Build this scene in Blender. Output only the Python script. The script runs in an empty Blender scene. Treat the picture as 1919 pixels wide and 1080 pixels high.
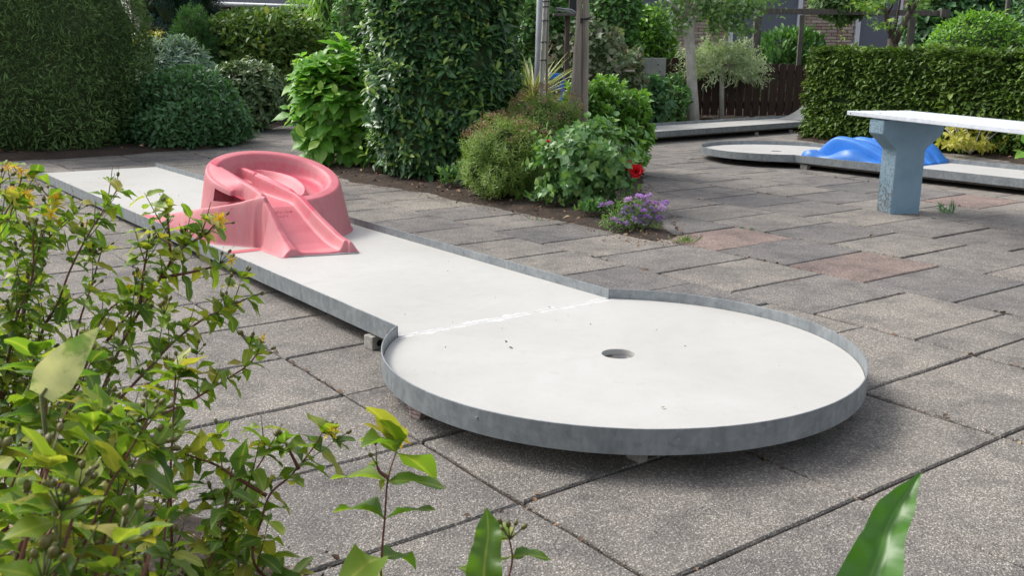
import bpy, bmesh, math, random
import numpy as np
from mathutils import Vector, Matrix, Euler

# ------------------------------------------------------------------ camera, light, exposure
SC = bpy.context.scene
CZ, FPX, PITCH, ROLL, YAW = 0.9595, 1818.64, -0.238254, 0.012, -0.928734
W0, H0 = 1919.0, 1080.0
_cp, _sp = math.cos(PITCH), math.sin(PITCH)
_cr, _sr = math.cos(ROLL), math.sin(ROLL)
FWD = np.array([0, _cp, _sp]); _r0 = np.array([1.0, 0, 0]); _u0 = np.array([0, -_sp, _cp])
RGT = _cr * _r0 + _sr * _u0; UPV = -_sr * _r0 + _cr * _u0
cd = bpy.data.cameras.new("camera"); cam = bpy.data.objects.new("camera", cd); SC.collection.objects.link(cam)
cam.matrix_world = Matrix(((RGT[0], UPV[0], -FWD[0], 0), (RGT[1], UPV[1], -FWD[1], 0), (RGT[2], UPV[2], -FWD[2], CZ), (0, 0, 0, 1)))
cd.sensor_width = 36.0; cd.lens = 36.0 * FPX / W0; cd.clip_start = 0.02; cd.clip_end = 500
cd.dof.use_dof = True; cd.dof.focus_distance = 4.2; cd.dof.aperture_fstop = 24.0
SC.camera = cam

world = bpy.data.worlds.new("World"); SC.world = world; world.use_nodes = True
wn = world.node_tree; wn.nodes.clear()
SUN_EL, SUN_AZ = math.radians(47), math.radians(-64)      # azimuth from +Y (away from camera), negative = to the left
sky = wn.nodes.new("ShaderNodeTexSky"); sky.sky_type = 'NISHITA'; sky.sun_disc = False
sky.sun_elevation = SUN_EL; sky.sun_rotation = SUN_AZ; sky.air_density = 1.0; sky.dust_density = 4.0; sky.ozone_density = 1.0
hsv = wn.nodes.new("ShaderNodeHueSaturation"); hsv.inputs['Saturation'].default_value = 0.38
bg = wn.nodes.new("ShaderNodeBackground"); bg.inputs['Strength'].default_value = 0.15
wo = wn.nodes.new("ShaderNodeOutputWorld")
wn.links.new(sky.outputs[0], hsv.inputs['Color']); wn.links.new(hsv.outputs[0], bg.inputs['Color']); wn.links.new(bg.outputs[0], wo.inputs[0])
sd = bpy.data.lights.new("sun", 'SUN'); sd.energy = 1.3; sd.angle = math.radians(18); sd.color = (1.0, 0.96, 0.9)
so = bpy.data.objects.new("sun", sd); SC.collection.objects.link(so)
sdir = Vector((math.sin(SUN_AZ) * math.cos(SUN_EL), math.cos(SUN_AZ) * math.cos(SUN_EL), math.sin(SUN_EL)))
so.rotation_euler = sdir.to_track_quat('Z', 'Y').to_euler()
SC.view_settings.view_transform = 'Standard'; SC.view_settings.look = 'None'
SC.view_settings.exposure = 0.70; SC.view_settings.gamma = 1.0; SC.view_settings.use_curve_mapping = False
SC.render.engine = 'CYCLES'
SC.cycles.max_bounces = 6; SC.cycles.diffuse_bounces = 4; SC.cycles.transmission_bounces = 3; SC.cycles.glossy_bounces = 2
SC.cycles.use_denoising = True

# ------------------------------------------------------------------ helpers
rng = np.random.default_rng(11)
random.seed(5)
COL = SC.collection
cos, sin, pi = math.cos, math.sin, math.pi
def ray(px, py):
    return FWD + (px - 959.5) / FPX * RGT - (py - 540) / FPX * UPV
def G(px, py, z=0.0):
    d = ray(px, py); t = (z - CZ) / d[2]; return np.array([0, 0, CZ]) + t * d
def P(px, py, D):
    d = ray(px, py); return np.array([0, 0, CZ]) + d * (D / d[1])
def link(o): COL.objects.link(o); return o
def thing(name, label, cat, loc=(0, 0, 0), rotz=0.0, group=None):
    o = link(bpy.data.objects.new(name, None)); o.location = loc; o.rotation_euler = (0, 0, rotz)
    o['label'] = label; o['category'] = cat; o.empty_display_size = .1
    if group: o['group'] = group
    return o
def meshobj(name, V, F, mat, parent=None, smooth=False, loc=None, kind=None, attr=None, label=None):
    """V (n,3), F list of tuples or (m,k) array"""
    me = bpy.data.meshes.new(name)
    V = np.asarray(V, dtype=np.float64)
    if isinstance(F, np.ndarray):
        m, k = F.shape
        me.vertices.add(len(V)); me.vertices.foreach_set("co", V.astype(np.float32).ravel())
        me.loops.add(m * k); me.loops.foreach_set("vertex_index", F.astype(np.int32).ravel())
        me.polygons.add(m); me.polygons.foreach_set("loop_start", np.arange(0, m * k, k, dtype=np.int32))
        me.update(calc_edges=True)
    else:
        me.from_pydata([tuple(v) for v in V], [], [tuple(f) for f in F]); me.update()
    if smooth: me.polygons.foreach_set("use_smooth", np.ones(len(me.polygons), dtype=bool))
    if attr is not None:
        a = me.attributes.new("tint", 'FLOAT', 'POINT'); a.data.foreach_set("value", np.asarray(attr, dtype=np.float32))
    if mat: me.materials.append(mat)
    me.validate()
    o = link(bpy.data.objects.new(name, me))
    if parent: o.parent = parent
    if loc is not None: o.location = loc
    if kind: o['kind'] = kind
    if label: o['label'] = label
    return o
def tagged(o, label, cat=None, group=None, kind=None):
    if label: o['label'] = label
    if cat: o['category'] = cat
    if group: o['group'] = group
    if kind: o['kind'] = kind
    return o
class MB:
    def __init__(s): s.V = []; s.F = []; s.n = 0
    def add(s, V, F):
        for v in V: s.V.append(tuple(v))
        for f in F: s.F.append(tuple(i + s.n for i in f))
        s.n += len(V); return s
    def box(s, c, d, R=None, taper=1.0):
        hx, hy, hz = d[0] / 2, d[1] / 2, d[2] / 2
        V = [(x * (taper if z > 0 else 1), y * (taper if z > 0 else 1), z) for z in (-hz, hz) for x, y in ((-hx, -hy), (hx, -hy), (hx, hy), (-hx, hy))]
        V = [Vector(v) for v in V]
        if R is not None: V = [R @ v for v in V]
        V = [v + Vector(c) for v in V]
        return s.add(V, [(3, 2, 1, 0), (4, 5, 6, 7), (0, 1, 5, 4), (1, 2, 6, 5), (2, 3, 7, 6), (3, 0, 4, 7)])
    def prism(s, pts, z0, z1):
        n = len(pts); V = [(p[0], p[1], z0) for p in pts] + [(p[0], p[1], z1) for p in pts]
        F = [tuple(range(n - 1, -1, -1)), tuple(range(n, 2 * n))] + [(i, (i + 1) % n, n + (i + 1) % n, n + i) for i in range(n)]
        return s.add(V, F)
    def tube(s, pts, rad, n=8, wob=0.0, cap=True):
        pts = [Vector(p) for p in pts]; rings = []
        if not hasattr(rad, '__len__'): rad = [rad] * len(pts)
        prev = None; V = []; F = []
        for i, p in enumerate(pts):
            t = (pts[min(i + 1, len(pts) - 1)] - pts[max(i - 1, 0)]).normalized()
            a = prev if prev is not None else (Vector((1, 0, 0)) if abs(t.x) < .8 else Vector((0, 1, 0)))
            a = (a - t * a.dot(t)).normalized(); b = t.cross(a); prev = a
            for k in range(n):
                an = 2 * pi * k / n; r = rad[i] * (1 + wob * random.uniform(-1, 1))
                V.append(p + a * (r * cos(an)) + b * (r * sin(an)))
        for i in range(len(pts) - 1):
            for k in range(n):
                F.append((i * n + k, i * n + (k + 1) % n, (i + 1) * n + (k + 1) % n, (i + 1) * n + k))
        if cap: F += [tuple(range(n - 1, -1, -1)), tuple((len(pts) - 1) * n + k for k in range(n))]
        return s.add(V, F)
    def obj(s, name, mat, parent=None, smooth=False, off=None, **k):
        V = np.array(s.V, dtype=float)
        if off is not None: V = V - np.array(off)
        return meshobj(name, V, s.F, mat, parent, smooth, **k)
def bevel(o, w=.004, seg=2):
    m = o.modifiers.new("bevel", 'BEVEL'); m.width = w; m.segments = seg; m.limit_method = 'ANGLE'; return o
def vnoise(x, y, z, s=1.0, seed=0.0):
    x, y, z = x * s + seed, y * s + seed * 1.7, z * s + seed * 2.3
    return (np.sin(x * 1.7 + 1.3 * np.sin(y * 1.1 + z)) + np.sin(y * 1.9 + 1.1 * np.sin(z * 1.3 + x * .7)) + np.sin(z * 2.1 + 1.2 * np.sin(x * .9 - y))) / 3.0
def unit(v): return v / np.maximum(np.linalg.norm(v, axis=-1, keepdims=True), 1e-9)

# ------------------------------------------------------------------ materials
def newmat(name):
    m = bpy.data.materials.new(name); m.use_nodes = True; nt = m.node_tree
    b = nt.nodes['Principled BSDF']; return m, nt, b
class N:
    """tiny node helper"""
    def __init__(s, nt): s.nt = nt
    def n(s, t, **k):
        nd = s.nt.nodes.new(t)
        for a, v in k.items(): setattr(nd, a, v)
        return nd
    def l(s, a, b): s.nt.links.new(a, b)
    def noise(s, vec, scale, detail=4, rough=.55, dist=0.0):
        t = s.n("ShaderNodeTexNoise"); t.inputs['Scale'].default_value = scale; t.inputs['Detail'].default_value = detail
        t.inputs['Roughness'].default_value = rough; t.inputs['Distortion'].default_value = dist
        if vec is not None: s.l(vec, t.inputs['Vector'])
        return t.outputs['Fac']
    def ramp(s, fac, stops, interp='LINEAR'):
        r = s.n("ShaderNodeValToRGB"); r.color_ramp.interpolation = interp; e = r.color_ramp.elements
        while len(e) < len(stops): e.new(.5)
        for i, (p, c) in enumerate(stops):
            e[i].position = p; e[i].color = (c, c, c, 1) if not hasattr(c, '__len__') else (*c, 1)
        s.l(fac, r.inputs[0]); return r.outputs['Color']
    def mix(s, fac, a, b, mode='MIX'):
        m = s.n("ShaderNodeMix"); m.data_type = 'RGBA'; m.blend_type = mode
        for i, v in ((0, fac), (6, a), (7, b)):
            if hasattr(v, 'is_output') or isinstance(v, bpy.types.NodeSocket): s.l(v, m.inputs[i])
            elif i == 0: m.inputs[0].default_value = v
            else: m.inputs[i].default_value = (*v, 1)
        return m.outputs[2]
    def math(s, op, a, b=0.0, c=None):
        m = s.n("ShaderNodeMath", operation=op)
        for i, v in enumerate((a, b, c)):
            if v is None: continue
            if isinstance(v, bpy.types.NodeSocket): s.l(v, m.inputs[i])
            else: m.inputs[i].default_value = v
        return m.outputs[0]
    def bump(s, h, strength, dist, bsdf):
        b = s.n("ShaderNodeBump"); b.inputs['Strength'].default_value = strength; b.inputs['Distance'].default_value = dist
        s.l(h, b.inputs['Height']); s.l(b.outputs[0], bsdf.inputs['Normal']); return b
def geo_pos(n): return n.n("ShaderNodeNewGeometry").outputs['Position']
def obj_co(n): return n.n("ShaderNodeTexCoord").outputs['Object']

def rand_val(n):
    """per-leaf random number: attribute for joined leaves, object random for single leaves"""
    a = n.n("ShaderNodeAttribute", attribute_name="tint").outputs['Fac']
    r = n.n("ShaderNodeObjectInfo").outputs['Random']
    return n.math('FRACT', n.math('ADD', a, r))
def leaf_mat(name, stops, rough=.45, transl=.3, patch=.25, spec=.5, back=1.25, vein=0.0):
    m, nt, b = newmat(name); n = N(nt)
    v = rand_val(n)
    pn = n.noise(geo_pos(n), 2.6, 2)
    v2 = n.math('ADD', n.math('MULTIPLY', v, 1 - patch), n.math('MULTIPLY', n.math('SUBTRACT', n.math('MULTIPLY', pn, 2.2), .6), patch))
    c = n.ramp(v2, stops)
    fine = n.noise(obj_co(n), 90, 3)
    mid = n.n('ShaderNodeAttribute', attribute_name='mid').outputs['Fac']
    c = n.mix(n.math('MULTIPLY', fine, .35), c, (stops[0][1][0] * .7, stops[0][1][1] * .7, stops[0][1][2] * .7))
    rib = n.math('MULTIPLY', n.math('POWER', mid, 9.0), .38)
    c = n.mix(rib, c, tuple(min(.8, q_ * 1.6 + .06) for q_ in stops[-2 if len(stops) > 2 else -1][1]))
    bf = n.n("ShaderNodeNewGeometry").outputs['Backfacing']
    c2 = n.mix(bf, c, n.mix(1.0, c, (back, back * .97, back * 1.05), 'MULTIPLY'))
    n.l(c2, b.inputs['Base Color']); b.inputs['Roughness'].default_value = rough; b.inputs['Specular IOR Level'].default_value = spec
    t = n.n("ShaderNodeBsdfTranslucent"); n.l(n.mix(1.0, c, (1.5, 1.6, .7), 'MULTIPLY'), t.inputs['Color'])
    ms = n.n("ShaderNodeMixShader"); ms.inputs[0].default_value = transl
    n.l(b.outputs[0], ms.inputs[1]); n.l(t.outputs[0], ms.inputs[2])
    out = nt.nodes['Material Output']; n.l(ms.outputs[0], out.inputs['Surface'])
    return m
def simple_mat(name, col, rough=.6, metal=0.0, nscale=30, var=.25, bump=.0, bscale=120, spec=.5, co='obj'):
    m, nt, b = newmat(name); n = N(nt); vec = obj_co(n) if co == 'obj' else geo_pos(n)
    f = n.noise(vec, nscale, 5)
    dark = tuple(c * (1 - var) for c in col); lite = tuple(min(1, c * (1 + var)) for c in col)
    n.l(n.ramp(f, [(.3, dark), (.7, lite)]), b.inputs['Base Color'])
    b.inputs['Roughness'].default_value = rough; b.inputs['Metallic'].default_value = metal; b.inputs['Specular IOR Level'].default_value = spec
    if bump: n.bump(n.noise(vec, bscale, 4), bump, .004, b)
    return m
def bark_mat(name, a, c, sc=18, stretch=.18):
    m, nt, b = newmat(name); n = N(nt)
    mp = n.n("ShaderNodeMapping"); mp.inputs['Scale'].default_value = (1, 1, stretch); n.l(obj_co(n), mp.inputs[0])
    f = n.noise(mp.outputs[0], sc, 6, .65, .6)
    n.l(n.ramp(f, [(.3, a), (.65, c)]), b.inputs['Base Color']); b.inputs['Roughness'].default_value = .85
    n.bump(f, .6, .01, b); return m
def slab_mat(name, stops):
    m, nt, b = newmat(name); n = N(nt)
    pos = geo_pos(n); v = rand_val(n)
    vo = n.n("ShaderNodeTexVoronoi"); vo.inputs['Scale'].default_value = 215; n.l(pos, vo.inputs['Vector']); vo.inputs['Randomness'].default_value = 1
    sep = n.n("ShaderNodeSeparateColor"); n.l(vo.outputs['Color'], sep.inputs[0])
    peb = n.ramp(sep.outputs[0], [(0, (.13, .122, .115)), (.4, (.26, .25, .24)), (.78, (.38, .368, .35)), (.9, (.47, .45, .42)), (1, (.60, .575, .54))])
    gap = n.ramp(vo.outputs['Distance'], [(.25, 1.0), (.62, 0.0)])
    body = n.mix(gap, (.185, .175, .162), peb)
    base = n.ramp(v, stops)
    c = n.mix(1.0, body, base, 'MULTIPLY')
    big = n.noise(pos, 1.1, 6, .6); med = n.noise(pos, 7, 5, .65, .4)
    c = n.mix(1.0, c, n.ramp(big, [(.35, (.80, .80, .82)), (.62, (1.22, 1.2, 1.17))]), 'MULTIPLY')
    c = n.mix(1.0, c, n.ramp(med, [(.32, (.74, .74, .76)), (.5, (1.05, 1.05, 1.05)), (.7, (1.22, 1.2, 1.17))]), 'MULTIPLY')
    g1 = n.noise(pos, 95, 3, .8); g2 = n.noise(pos, 260, 2, .7)
    c = n.mix(1.0, c, n.ramp(g1, [(.30, .70), (.5, 1.0), (.70, 1.32)]), 'MULTIPLY')
    c = n.mix(1.0, c, n.ramp(g2, [(.30, .82), (.5, 1.0), (.72, 1.2)]), 'MULTIPLY')
    lich = n.ramp(n.noise(pos, 3.1, 6, .72, .8), [(.60, 0.0), (.72, .5)])
    c = n.mix(lich, c, (.16, .155, .15))
    n.l(c, b.inputs['Base Color']); b.inputs['Roughness'].default_value = .88; b.inputs['Specular IOR Level'].default_value = .25
    h = n.math('ADD', n.math('MULTIPLY', n.math('SUBTRACT', 1.0, vo.outputs['Distance']), .8), n.math('MULTIPLY', n.noise(pos, 420, 2), .35))
    n.bump(h, .8, .004, b); return m
def soil_mat():
    m, nt, b = newmat("dark_garden_soil"); n = N(nt); pos = geo_pos(n)
    f = n.noise(pos, 55, 8, .7); g = n.noise(pos, 6, 4)
    c = n.ramp(f, [(.3, (.018, .013, .010)), (.5, (.055, .038, .028)), (.62, (.085, .06, .045)), (.75, (.16, .12, .09))])
    c = n.mix(1.0, c, n.ramp(g, [(.3, (.7, .7, .7)), (.7, (1.25, 1.2, 1.1))]), 'MULTIPLY')
    n.l(c, b.inputs['Base Color']); b.inputs['Roughness'].default_value = .95; n.bump(f, 1.0, .02, b); return m
def deck_mat():
    m, nt, b = newmat("white_fibre_cement_deck"); n = N(nt); co = obj_co(n)
    big = n.noise(co, 1.6, 6, .6); med = n.noise(co, 14, 6, .7); fine = n.noise(co, 160, 3)
    c = n.ramp(big, [(.3, (.445, .435, .41)), (.55, (.50, .495, .475)), (.75, (.535, .535, .525))])
    c = n.mix(1.0, c, n.ramp(med, [(.28, (.95, .94, .92)), (.5, (1, 1, 1))]), 'MULTIPLY')
    c = n.mix(1.0, c, n.ramp(fine, [(.3, (.95, .95, .945)), (.6, (1, 1, 1))]), 'MULTIPLY')
    vo = n.n("ShaderNodeTexVoronoi"); vo.inputs['Scale'].default_value = 19; n.l(co, vo.inputs['Vector'])
    sp = n.n("ShaderNodeSeparateColor"); n.l(vo.outputs['Color'], sp.inputs[0])
    rad = n.math('MULTIPLY', n.math('GREATER_THAN', sp.outputs[0], .45), n.math('MULTIPLY', sp.outputs[1], .07))
    spot = n.math('LESS_THAN', vo.outputs['Distance'], rad)
    c = n.mix(n.math('MULTIPLY', spot, .55), c, (.28, .26, .22))
    # long thin scratches from balls and brooms
    mp = n.n("ShaderNodeMapping"); mp.inputs['Scale'].default_value = (1.2, 22, 1); mp.inputs['Rotation'].default_value = (0, 0, .35); n.l(co, mp.inputs[0])
    v2 = n.n("ShaderNodeTexVoronoi"); v2.inputs['Scale'].default_value = 1.8; n.l(mp.outputs[0], v2.inputs['Vector'])
    s2 = n.n("ShaderNodeSeparateColor"); n.l(v2.outputs['Color'], s2.inputs[0])
    sc = n.math('MULTIPLY', n.math('GREATER_THAN', s2.outputs[0], .7), n.math('LESS_THAN', v2.outputs['Distance'], .05))
    c = n.mix(n.math('MULTIPLY', sc, .45), c, (.38, .37, .34))
    wv = n.n("ShaderNodeTexWave"); wv.wave_type = 'RINGS'; wv.rings_direction = 'SPHERICAL'; wv.inputs['Scale'].default_value = .55; wv.inputs['Distortion'].default_value = .6; wv.inputs['Detail'].default_value = 3; n.l(co, wv.inputs[0])
    ringm = n.math('MULTIPLY', n.math('GREATER_THAN', wv.outputs['Fac'], .993), n.math('GREATER_THAN', n.noise(co, 7, 3), .56))
    c = n.mix(n.math('MULTIPLY', ringm, .22), c, (.36, .35, .33))
    # flaked white filler beside the joint between lane plate and round plate
    sx = n.n("ShaderNodeSeparateXYZ"); n.l(co, sx.inputs[0])
    d = n.math('ABSOLUTE', n.math('ADD', sx.outputs[0], .536))
    ed = n.noise(co, 17, 6, .75); edge = n.math('ADD', n.math('MULTIPLY', ed, .12), -.045)
    fl = n.math('LESS_THAN', d, edge)
    near = n.ramp(n.math('SUBTRACT', edge, d), [(.0, 0.0), (.0001, 1.0), (.004, 1.0), (.0041, 0.0)], 'CONSTANT')
    c = n.mix(n.math('MULTIPLY', fl, n.ramp(n.noise(co, 55, 5, .8), [(.38, .25), (.5, 1.0)])), c, (.62, .62, .615))
    tide = n.noise(co, 3.2, 5, .6, .5); c = n.mix(n.ramp(tide, [(.50, 0.0), (.535, .16), (.55, .05), (.62, .12), (.66, 0.0)]), c, (.42, .40, .35))
    # dirt gathered along the rails
    ay = n.math('ABSOLUTE', sx.outputs[1])
    lane = n.math('LESS_THAN', sx.outputs[0], -.54)
    dirt = n.math('MULTIPLY', lane, n.math('MULTIPLY', n.ramp(ay, [(.40, 0.0), (.45, 1.0)]), n.ramp(n.noise(co, 9, 5, .7), [(.5, 0.0), (.75, .35)])))
    c = n.mix(dirt, c, (.36, .31, .24))
    n.l(c, b.inputs['Base Color']); b.inputs['Roughness'].default_value = .55; b.inputs['Specular IOR Level'].default_value = .35
    n.bump(n.math('ADD', fine, n.math('MULTIPLY', fl, 2.0)), .25, .0015, b); return m
def zinc_mat():
    m, nt, b = newmat("weathered_galvanised_steel"); n = N(nt); co = obj_co(n)
    vo = n.n("ShaderNodeTexVoronoi"); vo.inputs['Scale'].default_value = 60; n.l(co, vo.inputs['Vector'])
    sp = n.n("ShaderNodeSeparateColor"); n.l(vo.outputs['Color'], sp.inputs[0])
    f = n.noise(co, 9, 6, .65)
    c = n.ramp(f, [(.3, (.20, .225, .24)), (.6, (.28, .305, .32)), (.8, (.36, .38, .39))])
    c = n.mix(1.0, c, n.ramp(sp.outputs[0], [(0, .88), (1, 1.1)]), 'MULTIPLY')
    mp = n.n("ShaderNodeMapping"); mp.inputs['Scale'].default_value = (12, 12, 3); n.l(co, mp.inputs[0])
    st = n.noise(mp.outputs[0], 3, 4, .7)
    grime = n.noise(co, 16, 6, .75, .6); c = n.mix(n.ramp(grime, [(.60, 0.0), (.75, .25)]), c, (.17, .15, .125))
    c = n.mix(1.0, c, n.ramp(st, [(.35, .88), (.6, 1.03)]), 'MULTIPLY')
    n.l(c, b.inputs['Base Color']); b.inputs['Metallic'].default_value = .45
    n.l(n.ramp(f, [(.3, .62), (.7, .45)]), b.inputs['Roughness']); return m
def plastic_mat(name, kind):
    m, nt, b = newmat(name); n = N(nt); co = obj_co(n)
    f = n.noise(co, 5, 6, .6); g = n.noise(co, 60, 5, .7)
    if kind == 'pink':
        a = n.n("ShaderNodeAttribute", attribute_name="wear").outputs['Fac']
        chalk = n.ramp(f, [(.3, (.52, .12, .15)), (.55, (.60, .16, .19)), (.75, (.68, .24, .255))])
        red = n.ramp(f, [(.3, (.56, .06, .11)), (.7, (.66, .105, .15))])
        aw = n.math('ADD', a, n.math('MULTIPLY', n.math('SUBTRACT', g, .5), .7))
        c = n.mix(n.ramp(aw, [(.3, 0.0), (.7, 1.0)]), chalk, red)
        # grey streaks of grime down the side walls
        mp = n.n("ShaderNodeMapping"); mp.inputs['Scale'].default_value = (22, 22, 2.2); n.l(co, mp.inputs[0])
        s = n.noise(mp.outputs[0], 2.2, 5, .6)
        nz = n.n("ShaderNodeSeparateXYZ"); n.l(n.n("ShaderNodeNewGeometry").outputs['True Normal'], nz.inputs[0])
        side = n.ramp(nz.outputs[2], [(.35, 1.0), (.7, 0.0)])
        c = n.mix(n.math('MULTIPLY', side, n.ramp(s, [(.3, .5), (.7, .1)])), c, (.45, .29, .28))
        b.inputs['Roughness'].default_value = .5
    else:
        c = n.ramp(f, [(.3, (.022, .16, .56)), (.7, (.04, .23, .68))])
        b.inputs['Roughness'].default_value = .38
    n.l(c, b.inputs['Base Color']); b.inputs['Specular IOR Level'].default_value = .4
    n.bump(g, .12, .001, b); return m
def bench_mat():
    m, nt, b = newmat("chipped_blue_painted_concrete"); n = N(nt); co = obj_co(n)
    f = n.noise(co, 70, 6, .75); g = n.noise(co, 6, 5)
    nx = n.n("ShaderNodeSeparateXYZ"); tc = n.n("ShaderNodeTexCoord"); n.l(tc.outputs['Normal'], nx.inputs[0])
    rough_side = n.ramp(n.math('ABSOLUTE', nx.outputs[0]), [(.4, 0.0), (.8, 1.0)])
    paint = n.ramp(g, [(.3, (.20, .32, .41)), (.7, (.28, .41, .51))])
    sz = n.n("ShaderNodeSeparateXYZ"); n.l(co, sz.inputs[0])
    low = n.ramp(sz.outputs[2], [(.02, .16), (.3, 0.0)])
    th = n.math('ADD', n.math('ADD', .30, n.math('MULTIPLY', rough_side, .13)), n.math('MULTIPLY', low, .6))
    chip = n.math('LESS_THAN', f, th)
    c = n.mix(chip, paint, n.ramp(g, [(.3, (.10, .11, .11)), (.7, (.22, .22, .20))]))
    n.l(c, b.inputs['Base Color']); b.inputs['Roughness'].default_value = .75
    n.bump(n.math('MULTIPLY', f, n.math('ADD', .2, n.math('MULTIPLY', rough_side, 2.0))), .9, .012, b); return m

M = dict(
    slab=slab_mat("exposed_aggregate_concrete", [(0, (.80, .79, .775)), (.5, (.88, .865, .84)), (1, (.94, .92, .885))]),
    slabvar=slab_mat("mixed_tone_concrete_slab", [(0, (.66, .665, .69)), (.3, (.76, .755, .765)), (.5, (.88, .865, .845)), (.8, (.96, .94, .90)), (1, (.86, .84, .82))]),
    slabred=slab_mat("reddish_concrete_slab", [(0, (.93, .74, .71)), (1, (.91, .77, .74))]), soil=soil_mat(), deck=deck_mat(), zinc=zinc_mat(), pink=plastic_mat("faded_pink_fibreglass", 'pink'), blue=plastic_mat("bright_blue_fibreglass", 'blue'),
    bench=bench_mat(),
    white=simple_mat("white_painted_boards", (.56, .60, .65), .5, nscale=20, var=.12),
    timber=bark_mat("grey_weathered_timber", (.14, .12, .10), (.42, .37, .31), 22, .06),
    fence=bark_mat("dark_brown_stained_boards", (.026, .013, .010), (.065, .034, .027), 30, .05),
    greybeam=bark_mat("grey_brown_beam", (.06, .055, .05), (.14, .125, .11), 24, .2),
    bark=bark_mat("pale_smooth_bark", (.32, .30, .26), (.60, .57, .51), 9, .5),
    darkbark=bark_mat("dark_brown_bark", (.035, .026, .02), (.10, .08, .06), 16, .3),
    redstem=simple_mat("reddish_brown_stem", (.15, .045, .032), .5, nscale=60, var=.3),
    greenstem=simple_mat("green_brown_stem", (.12, .13, .04), .55, nscale=60, var=.3),
    pole=simple_mat("grey_metal_pole", (.30, .32, .34), .45, .3, 12, .12),
    dark=simple_mat("black_plastic", (.012, .013, .015), .5),
    panel=simple_mat("pale_concrete_panel", (.42, .43, .42), .8, nscale=14, var=.14, bump=.2),
    blind=simple_mat("slate_grey_window_blind", (.135, .15, .195), .5, nscale=3, var=.06),
    frame=simple_mat("white_window_frame", (.72, .74, .80), .4, var=.05),
    mortar=simple_mat("pale_mortar", (.50, .47, .42), .9, nscale=50, var=.2),
    roof=simple_mat("dark_roof_sheet", (.05, .055, .07), .9, nscale=20, var=.2, spec=.1),
    wall_dark=simple_mat("dark_brown_boarding", (.05, .035, .028), .8, nscale=20, var=.3),
    wall_pale=simple_mat("pale_rendered_wall", (.42, .38, .31), .85, nscale=10, var=.12),
    litter=leaf_mat("dry_brown_litter", [(0, (.05, .028, .015)), (.5, (.14, .075, .04)), (.85, (.27, .15, .08)), (1, (.42, .32, .2))], .8, .0, 0),
    block=simple_mat("weathered_wood_block", (.30, .29, .26), .85, nscale=60, var=.3, bump=.3),
    tilebit=simple_mat("broken_roof_tile", (.34, .26, .24), .85, nscale=90, var=.6, bump=.3),
    leafdead=simple_mat("yellowed_leaf", (.50, .48, .20), .5, nscale=30, var=.2),
    yellow=leaf_mat("yellow_petals", [(0, (.65, .42, .02)), (.6, (.80, .62, .04)), (1, (.62, .30, .04))], .5, .3, 0),
    bud=simple_mat("brown_green_seed_bud", (.13, .12, .025), .5, nscale=200, var=.5),
    purple=leaf_mat("purple_petals", [(0, (.34, .17, .60)), (.5, (.50, .30, .74)), (1, (.62, .44, .82))], .6, .3, 0),
    red=leaf_mat("red_rose_petals", [(0, (.50, .008, .02)), (1, (.68, .02, .03))], .5, .3, 0, back=1.1),
)
def brick_mat():
    m, nt, b = newmat("mixed_red_brown_brick"); n = N(nt)
    v = rand_val(n)
    c = n.ramp(v, [(0, (.34, .22, .18)), (.3, (.44, .33, .27)), (.6, (.50, .41, .34)), (.85, (.56, .47, .41)), (1, (.38, .29, .25))])
    c = n.mix(1.0, c, n.ramp(n.noise(geo_pos(n), 60, 4), [(.3, .8), (.7, 1.12)]), 'MULTIPLY')
    n.l(c, b.inputs['Base Color']); b.inputs['Roughness'].default_value = .9; return m
M['brick'] = brick_mat()
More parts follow.
